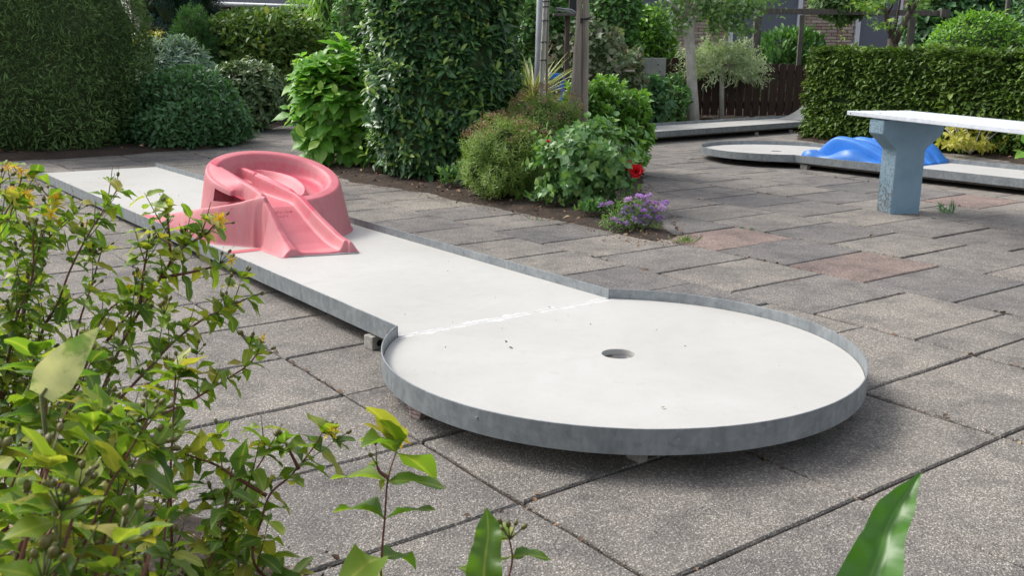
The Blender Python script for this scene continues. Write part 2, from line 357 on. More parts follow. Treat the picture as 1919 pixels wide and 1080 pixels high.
L = dict(
    thuja=leaf_mat("thuja_spray", [(0, (.035, .075, .02)), (.4, (.075, .15, .038)), (.7, (.15, .27, .075)), (.92, (.27, .38, .14)), (1, (.34, .24, .14))], .6, .15, .5, .3),
    laurel=leaf_mat("laurel_leaf", [(0, (.035, .085, .035)), (.5, (.055, .145, .055)), (.78, (.10, .23, .07)), (1, (.30, .44, .09))], .33, .15, .2, .5, 1.5),
    hydrangea=leaf_mat("hydrangea_leaf", [(0, (.10, .27, .04)), (.5, (.18, .40, .06)), (1, (.32, .54, .11))], .42, .35, .2, .45),
    low=leaf_mat("small_green_leaf", [(0, (0.0475, 0.123, 0.0475)), (.6, (0.095, 0.228, 0.0855)), (1, (0.19, 0.361, 0.152))], .5, .2, .3),
    silver=leaf_mat("grey_green_leaf", [(0, (0.126, 0.207, 0.153)), (.6, (0.234, 0.342, 0.27)), (1, (0.396, 0.522, 0.432))], .6, .15, .1, .3),
    clipped=leaf_mat("glossy_mid_green_leaf", [(0, (0.057, 0.114, 0.0285)), (.5, (0.133, 0.247, 0.0532)), (.82, (0.266, 0.38, 0.076)), (1, (0.646, 0.532, 0.076))], .4, .2, .45),
    rhodo=leaf_mat("rhododendron_leaf", [(0, (0.063, 0.126, 0.054)), (.6, (0.144, 0.234, 0.09)), (.9, (0.27, 0.342, 0.162)), (1, (0.648, 0.468, 0.18))], .42, .15, .3),
    willowy=leaf_mat("fresh_drooping_leaf", [(0, (0.126, 0.266, 0.042)), (.6, (0.252, 0.448, 0.07)), (1, (0.42, 0.588, 0.112))], .5, .4, .3),
    conifer=leaf_mat("blue_green_needle", [(0, (0.012, 0.036, 0.027)), (.6, (0.027, 0.075, 0.054)), (1, (0.0525, 0.128, 0.0825))], .6, .05, .4, .3),
    feather=leaf_mat("feathery_green_spray", [(0, (0.0342, 0.095, 0.0266)), (.6, (0.0665, 0.171, 0.0418)), (1, (0.133, 0.266, 0.076))], .6, .2, .4, .3),
    spirea=leaf_mat("fine_yellow_green_leaf", [(0, (.11, .20, .04)), (.5, (.20, .32, .06)), (.85, (.32, .40, .10)), (1, (.46, .42, .16))], .5, .3, .5),
    euonymus=leaf_mat("bright_shrub_leaf", [(0, (0.08, 0.192, 0.032)), (.5, (0.176, 0.368, 0.056)), (1, (0.384, 0.608, 0.112))], .4, .3, .45),
    rose=leaf_mat("rose_leaf", [(0, (.06, .15, .055)), (.5, (.12, .27, .085)), (.82, (.24, .40, .10)), (1, (.40, .50, .12))], .4, .25, .3),
    verbena=leaf_mat("verbena_leaf", [(0, (0.08, 0.192, 0.04)), (1, (0.208, 0.384, 0.08))], .5, .3, .2),
    yucca=leaf_mat("yucca_blade", [(0, (0.105, 0.18, 0.06)), (1, (0.18, 0.255, 0.09))], .45, .15, 0),
    yuccaedge=leaf_mat("yucca_blade_margin", [(0, (.42, .42, .16)), (1, (.52, .50, .22))], .5, .2, 0),
    hedge=leaf_mat("hedge_leaf", [(0, (.030, .062, .011)), (.45, (.075, .145, .024)), (.8, (.19, .30, .055)), (1, (.34, .44, .10))], .5, .2, .45, .35),
    treeleaf=leaf_mat("tree_leaf", [(0, (0.063, 0.135, 0.045)), (.6, (0.135, 0.252, 0.081)), (1, (0.288, 0.432, 0.126))], .5, .3, .4),
    salix=leaf_mat("variegated_willow_leaf", [(0, (.26, .37, .19)), (.5, (.46, .56, .36)), (1, (.72, .76, .60))], .5, .3, .3),
    purpleleaf=leaf_mat("purple_green_leaf", [(0, (0.081, 0.135, 0.072)), (.5, (0.18, 0.27, 0.126)), (.8, (0.234, 0.18, 0.153)), (1, (0.342, 0.198, 0.216))], .5, .2, .4),
    backgreen=leaf_mat("hedge_behind_leaf", [(0, (0.057, 0.142, 0.038)), (.6, (0.114, 0.275, 0.0665)), (1, (0.247, 0.456, 0.114))], .45, .2, .4),
    yellowleaf=leaf_mat("golden_leaf", [(0, (.28, .30, .05)), (.5, (.48, .46, .07)), (1, (.64, .60, .16))], .5, .3, .2),
    maple=leaf_mat("maple_leaf", [(0, (0.09, 0.198, 0.036)), (.7, (0.198, 0.36, 0.054)), (1, (0.72, 0.75, 0.09))], .5, .35, .3),
    hyper=leaf_mat("hypericum_leaf", [(0, (.07, .155, .03)), (.3, (.15, .27, .035)), (.65, (.27, .38, .045)), (.84, (.44, .43, .07)), (1, (.38, .22, .08))], .42, .46, .15),
    bigleaf=leaf_mat("broad_glossy_leaf", [(0, (0.06, 0.18, 0.024)), (1, (0.12, 0.288, 0.036))], .35, .3, 0),
    laureltip=leaf_mat("young_laurel_leaf", [(0, (.13, .27, .06)), (.6, (.24, .40, .08)), (1, (.42, .52, .12))], .4, .3, .2),
    hydtip=leaf_mat("young_hydrangea_leaf", [(0, (.26, .48, .07)), (1, (.42, .60, .13))], .42, .4, .2),
    grass=leaf_mat("grass_blade", [(0, (0.104, 0.195, 0.039)), (1, (0.234, 0.338, 0.078))], .5, .3, .2),
)

# ------------------------------------------------------------------ leaf shapes (base at origin, grows along +Y, face up +Z)
def leaf_shape(prof, fold=.18, curl=-.25, waves=0.0, segs=None):
    """prof: half-widths at equal steps from base to tip, length 1"""
    V = []; F = []; n = len(prof); k = 0; idx = []
    for i, w in enumerate(prof):
        t = i / (n - 1); z = curl * t * t; wz = waves * sin(t * 9.0)
        y = t * (1 - abs(curl) * .12 * t)
        if w < 1e-4: V.append((0, y, z)); idx.append((k,)); k += 1
        else:
            V += [(-w, y, z + w * fold * 2 + wz * w), (0, y, z), (w, y, z + w * fold * 2 - wz * w)]; idx.append((k, k + 1, k + 2)); k += 3
    for i in range(n - 1):
        a, b = idx[i], idx[i + 1]
        if len(a) == 1 and len(b) == 3: F += [(a[0], b[1], b[0], b[0]), (a[0], b[2], b[1], b[1])]
        elif len(a) == 3 and len(b) == 3: F += [(a[0], a[1], b[1], b[0]), (a[1], a[2], b[2], b[1])]
        elif len(a) == 3 and len(b) == 1: F += [(a[0], a[1], b[0], b[0]), (a[1], a[2], b[0], b[0])]
    F3 = []
    for f in F:
        u = list(dict.fromkeys(f))
        if len(u) == 3: F3.append(tuple(u))
        else: F3 += [(f[0], f[1], f[2]), (f[0], f[2], f[3])]
    return np.array(V, float), np.array(F3, int)
S = dict(
    oval=leaf_shape([0, .2, .27, .2, 0], .2, -.15),
    broad=leaf_shape([0, .22, .34, .36, .28, .14, 0], .16, -.35, .25),
    laurel=leaf_shape([0, .15, .2, .15, 0], .22, -.3),
    lance=leaf_shape([0, .09, .1, 0], .25, -.25),
    thin=leaf_shape([.012, .05, 0], .2, -.2),
    hyper=leaf_shape([0, .17, .26, .28, .24, .14, 0], .12, -.25, .25),
    hyper2=leaf_shape([0, .15, .24, .26, .22, .13, 0], .25, -.5, .5),
    round=leaf_shape([0, .3, .42, .36, .16, 0], .15, -.2),
    quad=leaf_shape([0, .24, 0], .2, -.15),
    petal=leaf_shape([.03, .14, .2, .14, .03], .2, -.3),
    hyd=leaf_shape([0, .17, .27, .30, .26, .15, 0], .14, -.22, .18),
    small=leaf_shape([0, .26, .2, 0], .2, -.2),
)
def spray():
    """flat fan of scale-leaf twigs, as on a thuja"""
    V = []; F = []
    for a, l in ((-.75, .6), (-.2, 1.0), (.25, .9), (.8, .55)):
        d = np.array([sin(a), cos(a)]); p = np.array([cos(a), -sin(a)]) * .055; k = len(V)
        b = d * .05; V += [(b[0] - p[0] * .5, b[1] - p[1] * .5, 0), (b[0] + p[0] * .5, b[1] + p[1] * .5, 0), (d[0] * l * .7 + p[0], d[1] * l * .7 + p[1], -.05), (d[0] * l, d[1] * l, -.14), (d[0] * l * .7 - p[0], d[1] * l * .7 - p[1], -.05)]
        F += [(k, k + 1, k + 2), (k, k + 2, k + 4), (k + 4, k + 2, k + 3)]
    return np.array(V), np.array(F)
S['spray'] = spray()

def frames(Y, Nn):
    """rotation matrices with column y=Y, z close to Nn"""
    Y = unit(Y); X = unit(np.cross(Y, Nn)); Z = np.cross(X, Y)
    return np.stack([X, Y, Z], axis=-1)
class Leaves:
    def __init__(s): s.p = []; s.R = []; s.s = []; s.t = []
    def add(s, p, R, sc, shape): 
        p = np.atleast_2d(p); R = R.reshape(-1, 3, 3); sc = np.broadcast_to(sc, (len(p),)).astype(float)
        s.p.append(p); s.R.append(R); s.s.append(sc); s.t += [shape] * len(p)
    def cat(s): return np.concatenate(s.p), np.concatenate(s.R), np.concatenate(s.s), np.array(s.t)
_tmesh = {}
def tmesh(shape, mat):
    k = (shape, mat.name)
    if k not in _tmesh:
        V, F = S[shape]; me = bpy.data.meshes.new("leaf"); me.from_pydata(V.tolist(), [], F.tolist()); me.materials.append(mat)
        a = me.attributes.new('mid', 'FLOAT', 'POINT'); a.data.foreach_set('value', (np.abs(V[:, 0]) < 1e-6).astype(np.float32))
        me.polygons.foreach_set("use_smooth", np.ones(len(F), dtype=bool)); _tmesh[k] = me
    return _tmesh[k]
def emit(lv, mat, root, base, parts=0, partname="leaf", stuffname="foliage", tint=None):
    """joined foliage plus up to `parts` single leaves nearest the camera side"""
    p, R, sc, t = lv.cat(); base = np.array(base, float); n = len(p)
    sel = np.zeros(n, bool)
    if parts:
        d = np.linalg.norm(p - [0, 0, CZ], axis=1)
        q = p - [0, 0, CZ]; u = q @ RGT / (q @ FWD) * FPX + 959.5; v = 540 - q @ UPV / (q @ FWD) * FPX
        inn = (u > -10) & (u < 1929) & (v > -10) & (v < 1090)
        facing = np.abs(np.einsum('ij,ij->i', R[:, :, 2], unit(q)))
        score = sc / d * (.25 + facing) - (~inn) * 9
        depth = d - np.median(d); score = score * np.exp(-depth * 3.0 / max(1e-3, np.ptp(d)))
        order = np.argsort(-score)[:parts]; sel[order] = True
        for i in order:
            o = bpy.data.objects.new(partname, tmesh(t[i], mat)); COL.objects.link(o); o.parent = root
            m = np.eye(4); m[:3, :3] = R[i] * sc[i]; m[:3, 3] = p[i] - base; o.matrix_basis = Matrix(m.tolist())
    rest = ~sel
    if rest.any():
        VV = []; FF = []; TT = []; MM = []; k = 0
        for sh in np.unique(t[rest]):
            mk = rest & (t == sh); V, F = S[sh]; c = mk.sum()
            W = np.einsum('nij,kj->nki', R[mk] * sc[mk][:, None, None], V) + (p[mk] - base)[:, None, :]
            VV.append(W.reshape(-1, 3)); FF.append((F[None] + (np.arange(c) * len(V))[:, None, None]).reshape(-1, 3) + k)
            TT.append(np.repeat(rng.random(c), len(V))); MM.append(np.tile((np.abs(V[:, 0]) < 1e-6).astype(np.float32), c)); k += c * len(V)
        o = meshobj(stuffname, np.concatenate(VV), np.concatenate(FF), mat, root, True, attr=np.concatenate(TT))
        a = o.data.attributes.new('mid', 'FLOAT', 'POINT'); a.data.foreach_set('value', np.concatenate(MM)[:len(a.data)])
        o['kind'] = 'stuff'
def shell(c, r, n, power=2.4, jit=.12, lump=.07, lumps=3.0, zmin=0.02, back=.35, seed=0, lo=None, stray=.16):
    """points + outward normals on a lumpy super-ellipsoid; fewer on the side away from the camera"""
    c = np.array(c, float); r = np.array(r, float)
    d = unit(rng.normal(size=(n * 3, 3)))
    k = (np.abs(d) ** power).sum(1) ** (-1 / power)
    q = d * k[:, None]
    lum = 1 + lump * vnoise(q[:, 0] * r[0], q[:, 1] * r[1], q[:, 2] * r[2], lumps / max(.2, r.mean()), seed)
    w = 1 - np.abs(rng.normal(size=len(q))) * jit + (rng.random(len(q)) < .07) * rng.random(len(q)) * stray
    pts = c + q * r * (lum * w)[:, None]
    nn = unit(q / r * (np.abs(q) ** (power - 2) + .1))
    area = np.linalg.norm(nn * np.array([r[1] * r[2], r[0] * r[2], r[0] * r[1]]), axis=1)
    keep = rng.random(len(q)) < np.clip(area / area.max() + .25, 0, 1)
    keep &= pts[:, 2] > zmin
    tocam = unit(np.array([0, 0, CZ]) - pts)
    keep &= (np.einsum('ij,ij->i', nn, tocam) > -.25) | (rng.random(len(q)) < back)
    pts, nn = pts[keep][:n], nn[keep][:n]
    return pts, nn
def orient(nn, out=.6, up=.0, side=.6, face=.5):
    n = len(nn); r = unit(rng.normal(size=(n, 3)))
    Y = nn * out + np.array([0, 0, up]) + r * side
    Z = nn * face + np.array([0, 0, .6]) + unit(rng.normal(size=(n, 3))) * .45
    return frames(Y, Z)
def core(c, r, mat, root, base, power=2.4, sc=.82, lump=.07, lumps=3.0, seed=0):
    """solid lumpy body filling the bush inside its leaf shell, so it is not see-through"""
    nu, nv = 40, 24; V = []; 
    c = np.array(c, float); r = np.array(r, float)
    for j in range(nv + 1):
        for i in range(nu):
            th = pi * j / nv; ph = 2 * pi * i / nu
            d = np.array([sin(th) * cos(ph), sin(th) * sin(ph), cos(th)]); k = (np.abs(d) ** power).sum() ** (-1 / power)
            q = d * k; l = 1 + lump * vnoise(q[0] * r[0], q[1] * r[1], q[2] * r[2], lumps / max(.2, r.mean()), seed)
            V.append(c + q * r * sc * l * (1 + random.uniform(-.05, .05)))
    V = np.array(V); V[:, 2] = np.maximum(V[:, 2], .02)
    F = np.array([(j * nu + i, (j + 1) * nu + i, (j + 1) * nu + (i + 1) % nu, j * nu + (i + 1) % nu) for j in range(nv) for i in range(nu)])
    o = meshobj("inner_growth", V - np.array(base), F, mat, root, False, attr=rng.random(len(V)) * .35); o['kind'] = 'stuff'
M['inner'] = leaf_mat("dark_green_inner_growth", [(0, (.035, .06, .022)), (.5, (.055, .09, .032)), (1, (.08, .11, .045))], .8, .0, .5, .2)  # dark green shared by the filler bodies inside bushes and hedge
def pxrect(x0, x1, ytop, D, ybase=None, dy=None, ground=0.02):
    """ellipsoid centre+radii for a bush seen between pixel columns x0..x1 with its top at ytop and distance D"""
    xm = (x0 + x1) / 2; a = P(x0, 200, D)[0]; b = P(x1, 200, D)[0]; rx = (b - a) / 2
    zt = P(xm, ytop, D)[2]; zb = P(xm, ybase, D)[2] if ybase else ground
    return np.array([(a + b) / 2, D, (zt + zb) / 2]), np.array([rx, dy or rx, (zt - zb) / 2])
def bush(name, label, cat, c, r, mat, shape, size, n, power=2.4, out=.6, up=.0, side=.6, face=.5, jit=.1, lump=.07, lumps=3.0, parts=0, group=None, back=.35, stems=0, szv=.3, inner=True, base_z=0.0, seed=None, stemmat=None, stray=.16):
    seed = seed if seed is not None else random.uniform(0, 50)
    base = np.array([c[0], c[1], base_z])
    root = thing(name, label, cat, base, 0, group)
    pts, nn = shell(c, r, n, power, jit, lump, lumps, base_z + .02, back, seed, stray=stray)
    lv = Leaves(); lv.add(pts, orient(nn, out, up, side, face), size * (1 + szv * rng.normal(size=len(pts))).clip(.5, 1.7), shape)
    emit(lv, mat, root, base, parts)
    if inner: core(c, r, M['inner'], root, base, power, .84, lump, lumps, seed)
    if stems:
        for k in range(stems):
            a = random.uniform(0, 2 * pi); mb = MB()
            e = np.array([c[0] + cos(a) * r[0] * .5, c[1] + sin(a) * r[1] * .5, c[2]])
            mb.tube([base + [random.uniform(-.06, .06), random.uniform(-.06, .06), -.02], (base + e) / 2 + [0, 0, -.03], e], [.016, .012, .006], 6)
            mb.obj("stem", stemmat or M['darkbark'], root, True, base)
    return root
def shoots_bush(name, label, cat, c, r, mat, shape, leaf, n, pairs=3, step=.03, power=2.3, parts=300, up=.35, lump=.08, droop=.0, jit=.06, base_z=0.0, inner=True, back=.3, alternate=False, stemmat=None, group=None, spread=.9, tipscale=.6, lumps=3.0, inner_sc=.84, root=None, stufftwigs=True, seed=None, tipmat=None):
    seed = seed if seed is not None else random.uniform(0, 50)
    base = np.array([c[0], c[1], base_z])
    root = root or thing(name, label, cat, base, 0, group)
    pts, nn = shell(c, r, n, power, jit, lump, lumps, base_z + .03, back, seed)
    lt = Leaves(); tipm = rng.random(len(pts)) < .38
    lv = Leaves(); m = len(pts); ax = unit(nn + np.array([0, 0, up]) + unit(rng.normal(size=(m, 3))) * .45)
    sidev = unit(np.cross(ax, unit(rng.normal(size=(m, 3))))); other = np.cross(ax, sidev)
    for k in range(pairs):
        t = k / max(1, pairs - 1); pos = pts - ax * (step * (pairs - 1 - k)); s_ = leaf * (1 - (1 - tipscale) * t)
        a = (k % 2) * pi / 2 + rng.normal(size=m) * .25 if not alternate else k * 2.4 + rng.normal(size=m) * .3
        e1 = sidev * np.cos(a)[:, None] + other * np.sin(a)[:, None]
        for sg in ((1, -1) if not alternate else (1,)):
            Y = e1 * sg * spread + ax * (.35 + .6 * t) + np.array([0, 0, -droop * (1 - t)]) + rng.normal(size=(m, 3)) * .12
            Z = ax + np.array([0, 0, .35]) + rng.normal(size=(m, 3)) * .2
            sc_ = s_ * (1 + .18 * rng.normal(size=m)).clip(.55, 1.5); fr3 = frames(Y, Z)
            if tipmat and k == pairs - 1:
                lt.add(pos[tipm] + ax[tipm] * .012, fr3[tipm], sc_[tipm], shape); nt_ = ~tipm; lv.add(pos[nt_], fr3[nt_], sc_[nt_], shape)
            else: lv.add(pos, fr3, sc_, shape)
    if lt.p: emit(lt, tipmat, root, base, 40, 'young_leaf', 'young_foliage')
    emit(lv, mat, root, base, parts - (40 if tipmat else 0))
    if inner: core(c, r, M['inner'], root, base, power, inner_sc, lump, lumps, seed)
    return root

# ================================================================== SETTING: ground, paving, beds
CY, SY = cos(YAW), sin(YAW)
DO = np.array([0.3207, 2.7804])                       # world position of the cup of the near lane
def D2W(x, y, z=0.0): return np.array([DO[0] + CY * x - SY * y, DO[1] + SY * x + CY * y, z])
def W2D(p): q = np.asarray(p)[:2] - DO; return np.array([CY * q[0] + SY * q[1], -SY * q[0] + CY * q[1]])
gsheet = MB(); gsheet.add([(-90, -60, -.010), (90, -60, -.010), (90, 120, -.010), (-90, 120, -.010)], [(0, 1, 2, 3)])
gsheet.obj("ground", M['soil'])['kind'] = 'structure'

def poly_in(pt, poly):
    x, y = pt; c = False; n = len(poly); j = n - 1
    for i in range(n):
        xi, yi = poly[i][:2]; xj, yj = poly[j][:2]
        if (yi > y) != (yj > y) and x < (xj - xi) * (y - yi) / (yj - yi) + xi: c = not c
        j = i
    return c
def gpoly(pix): return [G(x, y)[:2] for x, y in pix]
bed_mid = gpoly([(560, 296), (610, 322), (655, 342), (720, 352), (790, 363), (860, 380), (930, 394), (1000, 407), (1070, 421), (1130, 435), (1180, 450), (1230, 457), (1292, 455), (1262, 425), (1240, 398), (1222, 372), (1212, 340), (1205, 300), (1205, 262), (1150, 246), (1000, 240), (850, 244), (700, 252), (600, 270)])
bed_left = gpoly([(-260, 330), (-60, 305), (120, 298), (235, 291), (300, 284), (400, 280), (448, 270), (480, 250), (530, 236), (620, 229), (640, 200), (500, 170), (100, 160), (-500, 200), (-700, 290)])
bed_right = gpoly([(1490, 262), (1560, 272), (1660, 277), (1760, 283), (1919, 309), (2120, 350), (2700, 420), (2500, 230), (1900, 175), (1560, 205), (1492, 245)])
bed_fence = gpoly([(700, 226), (900, 226), (1215, 233), (1330, 226), (1430, 218), (1530, 216), (1560, 180), (1200, 170), (600, 185)])
bed_front = [(-2.6, -.6), (-2.4, 1.9), (-1.3, 2.02), (-.92, 2.0), (-.62, 1.88), (-.38, 1.64), (-.1, 1.5), (.15, 1.38), (.9, 1.2), (1.4, 1.02), (1.8, .8), (2.2, -.6)]
beds = [("planting_bed", bed_mid, .035), ("planting_bed", bed_left, .05), ("planting_bed", bed_right, .05), ("planting_bed", bed_fence, .04), ("planting_bed", bed_front, .05)]
def soil_bed(name, poly, h):
    poly = [np.array(p[:2]) for p in poly]
    mn = np.min(poly, 0); mx = np.max(poly, 0); st = .045 if max(mx - mn) < 6 else .11
    # resampled, slightly ragged outline
    out = []
    for i in range(len(poly)):
        a, b = poly[i], poly[(i + 1) % len(poly)]; m = max(1, int(np.linalg.norm(b - a) / .12))
        for k in range(m): out.append(a + (b - a) * k / m + rng.normal(size=2) * .012)
    bm = bmesh.new(); vs = [bm.verts.new((p[0], p[1], 0)) for p in out]; bm.faces.new(vs)
    bmesh.ops.triangulate(bm, faces=bm.faces)
    tgt = st
    for _ in range(9):
        es = [e for e in bm.edges if e.calc_length() > tgt * 2.2]
        if not es or len(bm.faces) > 26000: break
        bmesh.ops.subdivide_edges(bm, edges=es, cuts=1, use_grid_fill=False); bmesh.ops.triangulate(bm, faces=bm.faces)
    O = np.array(out)
    A = O; B = np.roll(O, -1, 0); AB = B - A; L2 = (AB ** 2).sum(1)
    for v in bm.verts:
        p = np.array([v.co.x, v.co.y]); t = np.clip(((p - A) * AB).sum(1) / L2, 0, 1)
        d = np.sqrt((((A + AB * t[:, None]) - p) ** 2).sum(1).min())
        z = -.006 + h * (1 - math.exp(-d / .12)) + .012 * float(vnoise(p[0], p[1], 0, 9)) * min(1, d * 8) + random.uniform(-.004, .007) * min(1, d * 10)
        v.co.z = z
    me = bpy.data.meshes.new(name); bm.to_mesh(me); bm.free(); me.materials.append(M['soil'])
    me.polygons.foreach_set("use_smooth", np.ones(len(me.polygons), dtype=bool))
    o = link(bpy.data.objects.new(name, me)); o['kind'] = 'structure'; return o
for nm, pl, h in beds: soil_bed(nm, pl, h)

# paving slabs 42 x 63 cm laid along the lane direction
GX, GY, GS, GR = -1.6107, -.7286, .41887, 1.4968
SW = GS * GR
pav = link(bpy.data.objects.new("paving", None)); pav['kind'] = 'structure'
def slab_mesh(i, plain=False):
    gx, gy = GS - .0095, SW - .010; e = .004; hz = .0
    pts = []
    def edge(a, b, n):
        for k in range(n):
            t = k / n; p = np.array(a) * (1 - t) + np.array(b) * t
            if not plain: p = p + rng.normal(size=2) * .0012
            pts.append(p)
    c = [(-gx / 2, -gy / 2), (gx / 2, -gy / 2), (gx / 2, gy / 2), (-gx / 2, gy / 2)]
    m = (1, 1) if plain else (5, 7)
    edge(c[0], c[1], m[0]); edge(c[1], c[2], m[1]); edge(c[2], c[3], m[0]); edge(c[3], c[0], m[1])
    n = len(pts); V = []
    for p in pts:
        q = p * (1 - e / np.array([gx / 2, gy / 2])); V.append((q[0], q[1], hz))
    for p in pts: V.append((p[0], p[1], hz - .005))
    for p in pts: V.append((p[0], p[1], hz - .04))
    F = [tuple(range(n))] + [(n + k, n + (k + 1) % n, (k + 1) % n, k) for k in range(n)] + [(2 * n + k, 2 * n + (k + 1) % n, n + (k + 1) % n, n + k) for k in range(n)]
    me = bpy.data.meshes.new("paving_slab"); me.from_pydata(V, [], F); me.materials.append(M['slab']); return me, V, F
SM = [slab_mesh(i)[0] for i in range(5)]
SMV = []; SMR = []
for m_ in SM:
    c_ = m_.copy(); c_.materials[0] = M['slabvar']; SMV.append(c_); c_ = m_.copy(); c_.materials[0] = M['slabred']; SMR.append(c_)
_, PV, PF = slab_mesh(0, True)
slabs = []
for i in range(-26, 16):
    for j in range(-14, 24):
        off = 0.0
        if j >= 0 and i <= 4: off = 0.5 * GS if j % 2 else 0.0
        cx_ = GX + (i + .5) * GS + off; cy_ = GY + (j + .5) * SW
        half = off > 0 and i == 4
        if half: cx_ = GX + 4.75 * GS
        p = D2W(cx_, cy_)
        v = p - [0, 0, CZ]; dp = v @ FWD
        if dp < -.3 or p[1] > 17.5 or p[1] < .3: continue
        if abs(p[0]) > p[1] * .62 + 1.2: continue
        cs = [D2W(cx_ + a * GS * .5, cy_ + b * SW * .5)[:2] for a, b in ((-1, -1), (1, -1), (1, 1), (-1, 1))] + [p[:2]]
        if any(all(poly_in(c, pl) for c in cs) for _, pl, _ in beds): continue
        slabs.append((np.linalg.norm(v), p, i, j))
slabs.sort(key=lambda s: s[0])
far = []
RED = set()
for px_ in ((1375, 459), (1692, 497), (1840, 378)):
    best = min(slabs, key=lambda s: np.hypot(*(s[1][:2] - G(*px_)[:2]))); RED.add((best[2], best[3]))
for k, (d, p, i, j) in enumerate(slabs):
    rz = YAW + random.gauss(0, .0035); z = random.gauss(0, .0009)
    jx, jy = random.gauss(0, .002), random.gauss(0, .002)
    if k < 298:
        fam = SM if (j < 1 or i >= 5) else SMV
        if (i, j) in RED: fam = SMR
        o = link(bpy.data.objects.new("paving_slab", fam[(i * 3 + j * 7) % 5])); o.parent = pav
        o.location = (p[0] + jx, p[1] + jy, z); o.scale = ((.5 if (j >= 0 and j % 2 and i == 4) else 1.0), 1, 1); o.rotation_euler = (random.gauss(0, .0022), random.gauss(0, .0022), rz + (pi if (i + j) % 2 else 0))
    else: far.append((p, rz, z))
V = []; F = []; T = []
for p, rz, z in far:
    c, s = cos(rz), sin(rz); k = len(V); t = random.random()
    for x, y, zz in PV: V.append((p[0] + c * x - s * y, p[1] + s * x + c * y, z + zz)); T.append(t)
    F += [tuple(a + k for a in f) for f in PF]
if V: meshobj("distant_paving_slabs", V, F, M['slabvar'], pav, attr=T)['kind'] = 'stuff'

# litter in the joints and on the beds
def litter(name, pts, size, mat, flat=.35, kind='stuff', parent=None, shape='small'):
    pts = np.array(pts); n = len(pts)
    Y = rng.normal(size=(n, 3)); Y[:, 2] *= .15; Z = np.array([0, 0, 1.0]) + rng.normal(size=(n, 3)) * flat
    lv = Leaves(); lv.add(pts, frames(Y, Z), size * np.exp(rng.normal(size=n) * .45), shape)
    V, R, sc, t = lv.cat(); Vs, Fs = S[shape]
    W = np.einsum('nij,kj->nki', R * sc[:, None, None], Vs) + V[:, None, :]
    o = meshobj(name, W.reshape(-1, 3), (Fs[None] + (np.arange(n) * len(Vs))[:, None, None]).reshape(-1, 3), mat, parent, False, attr=np.repeat(rng.random(n), len(Vs)))
    o['kind'] = 'stuff'; return o
jp = []; mossp = []
for (d, p, i, j) in slabs[:230]:
    lam = W2D(p)
    for k in range(30):
        t = random.uniform(-.5, .5)
        q = D2W(lam[0] + t * GS, lam[1] + .5 * SW + random.gauss(0, .0045)); 
        if vnoise(q[0], q[1], 0, 3.1) > -.05 + .3 * (k % 3): jp.append((q[0], q[1], .001 + random.random() * .003))
    for k in range(34):
        t = random.uniform(-.5, .5); q = D2W(lam[0] + .5 * GS + random.gauss(0, .0045), lam[1] + t * SW)
        if vnoise(q[0], q[1], 3, 2.7) > .1 + .3 * (k % 3): jp.append((q[0], q[1], .001 + random.random() * .003))
litter("joint_moss", [q_ for q_ in jp if vnoise(q_[0], q_[1], 7, 1.3) > .38], .011, L["low"])
litter("joint_litter", jp, .012, M['litter'])
def in_bed_pts(poly, n, z, edge=False):
    poly = [np.array(p[:2]) for p in poly]; mn = np.min(poly, 0); mx = np.max(poly, 0); out = []
    mn[1] = max(mn[1], .3); mx[1] = min(mx[1], 17)
    for _ in range(n * 30):
        if len(out) >= n: break
        q = mn + rng.random(2) * (mx - mn)
        if abs(q[0]) > q[1] * .6 + .5: continue
        if poly_in(q, poly): out.append((q[0], q[1], z + random.random() * .01))
    return out
litter("leaf_litter", in_bed_pts(bed_mid, 7000, .034) , .015, M['litter'], .6)
litter("leaf_litter", in_bed_pts(bed_right, 3800, .052), .03, M['litter'], .6)
litter("leaf_litter", in_bed_pts(bed_left, 2600, .052), .026, M['litter'], .6)
litter("leaf_litter", in_bed_pts(bed_fence, 2000, .04), .03, M['litter'], .6)
litter("leaf_litter", in_bed_pts(bed_front, 2600, .055), .014, M['litter'], .6)
# a sprinkling that has blown out of the mid bed on to the slabs
edge = []
for k in range(1400):
    i = random.randrange(0, 16); a, b = bed_mid[i], bed_mid[i + 1]; t = random.random(); n_ = np.array([b[1] - a[1], -(b[0] - a[0])]); n_ = n_ / np.linalg.norm(n_)
    q = a + (b - a) * t + n_ * abs(random.gauss(0, .06)) * random.choice((1, 1, -1)); edge.append((q[0], q[1], .006 + random.random() * .004))
litter("blown_litter", edge, .009, M['litter'], .3)

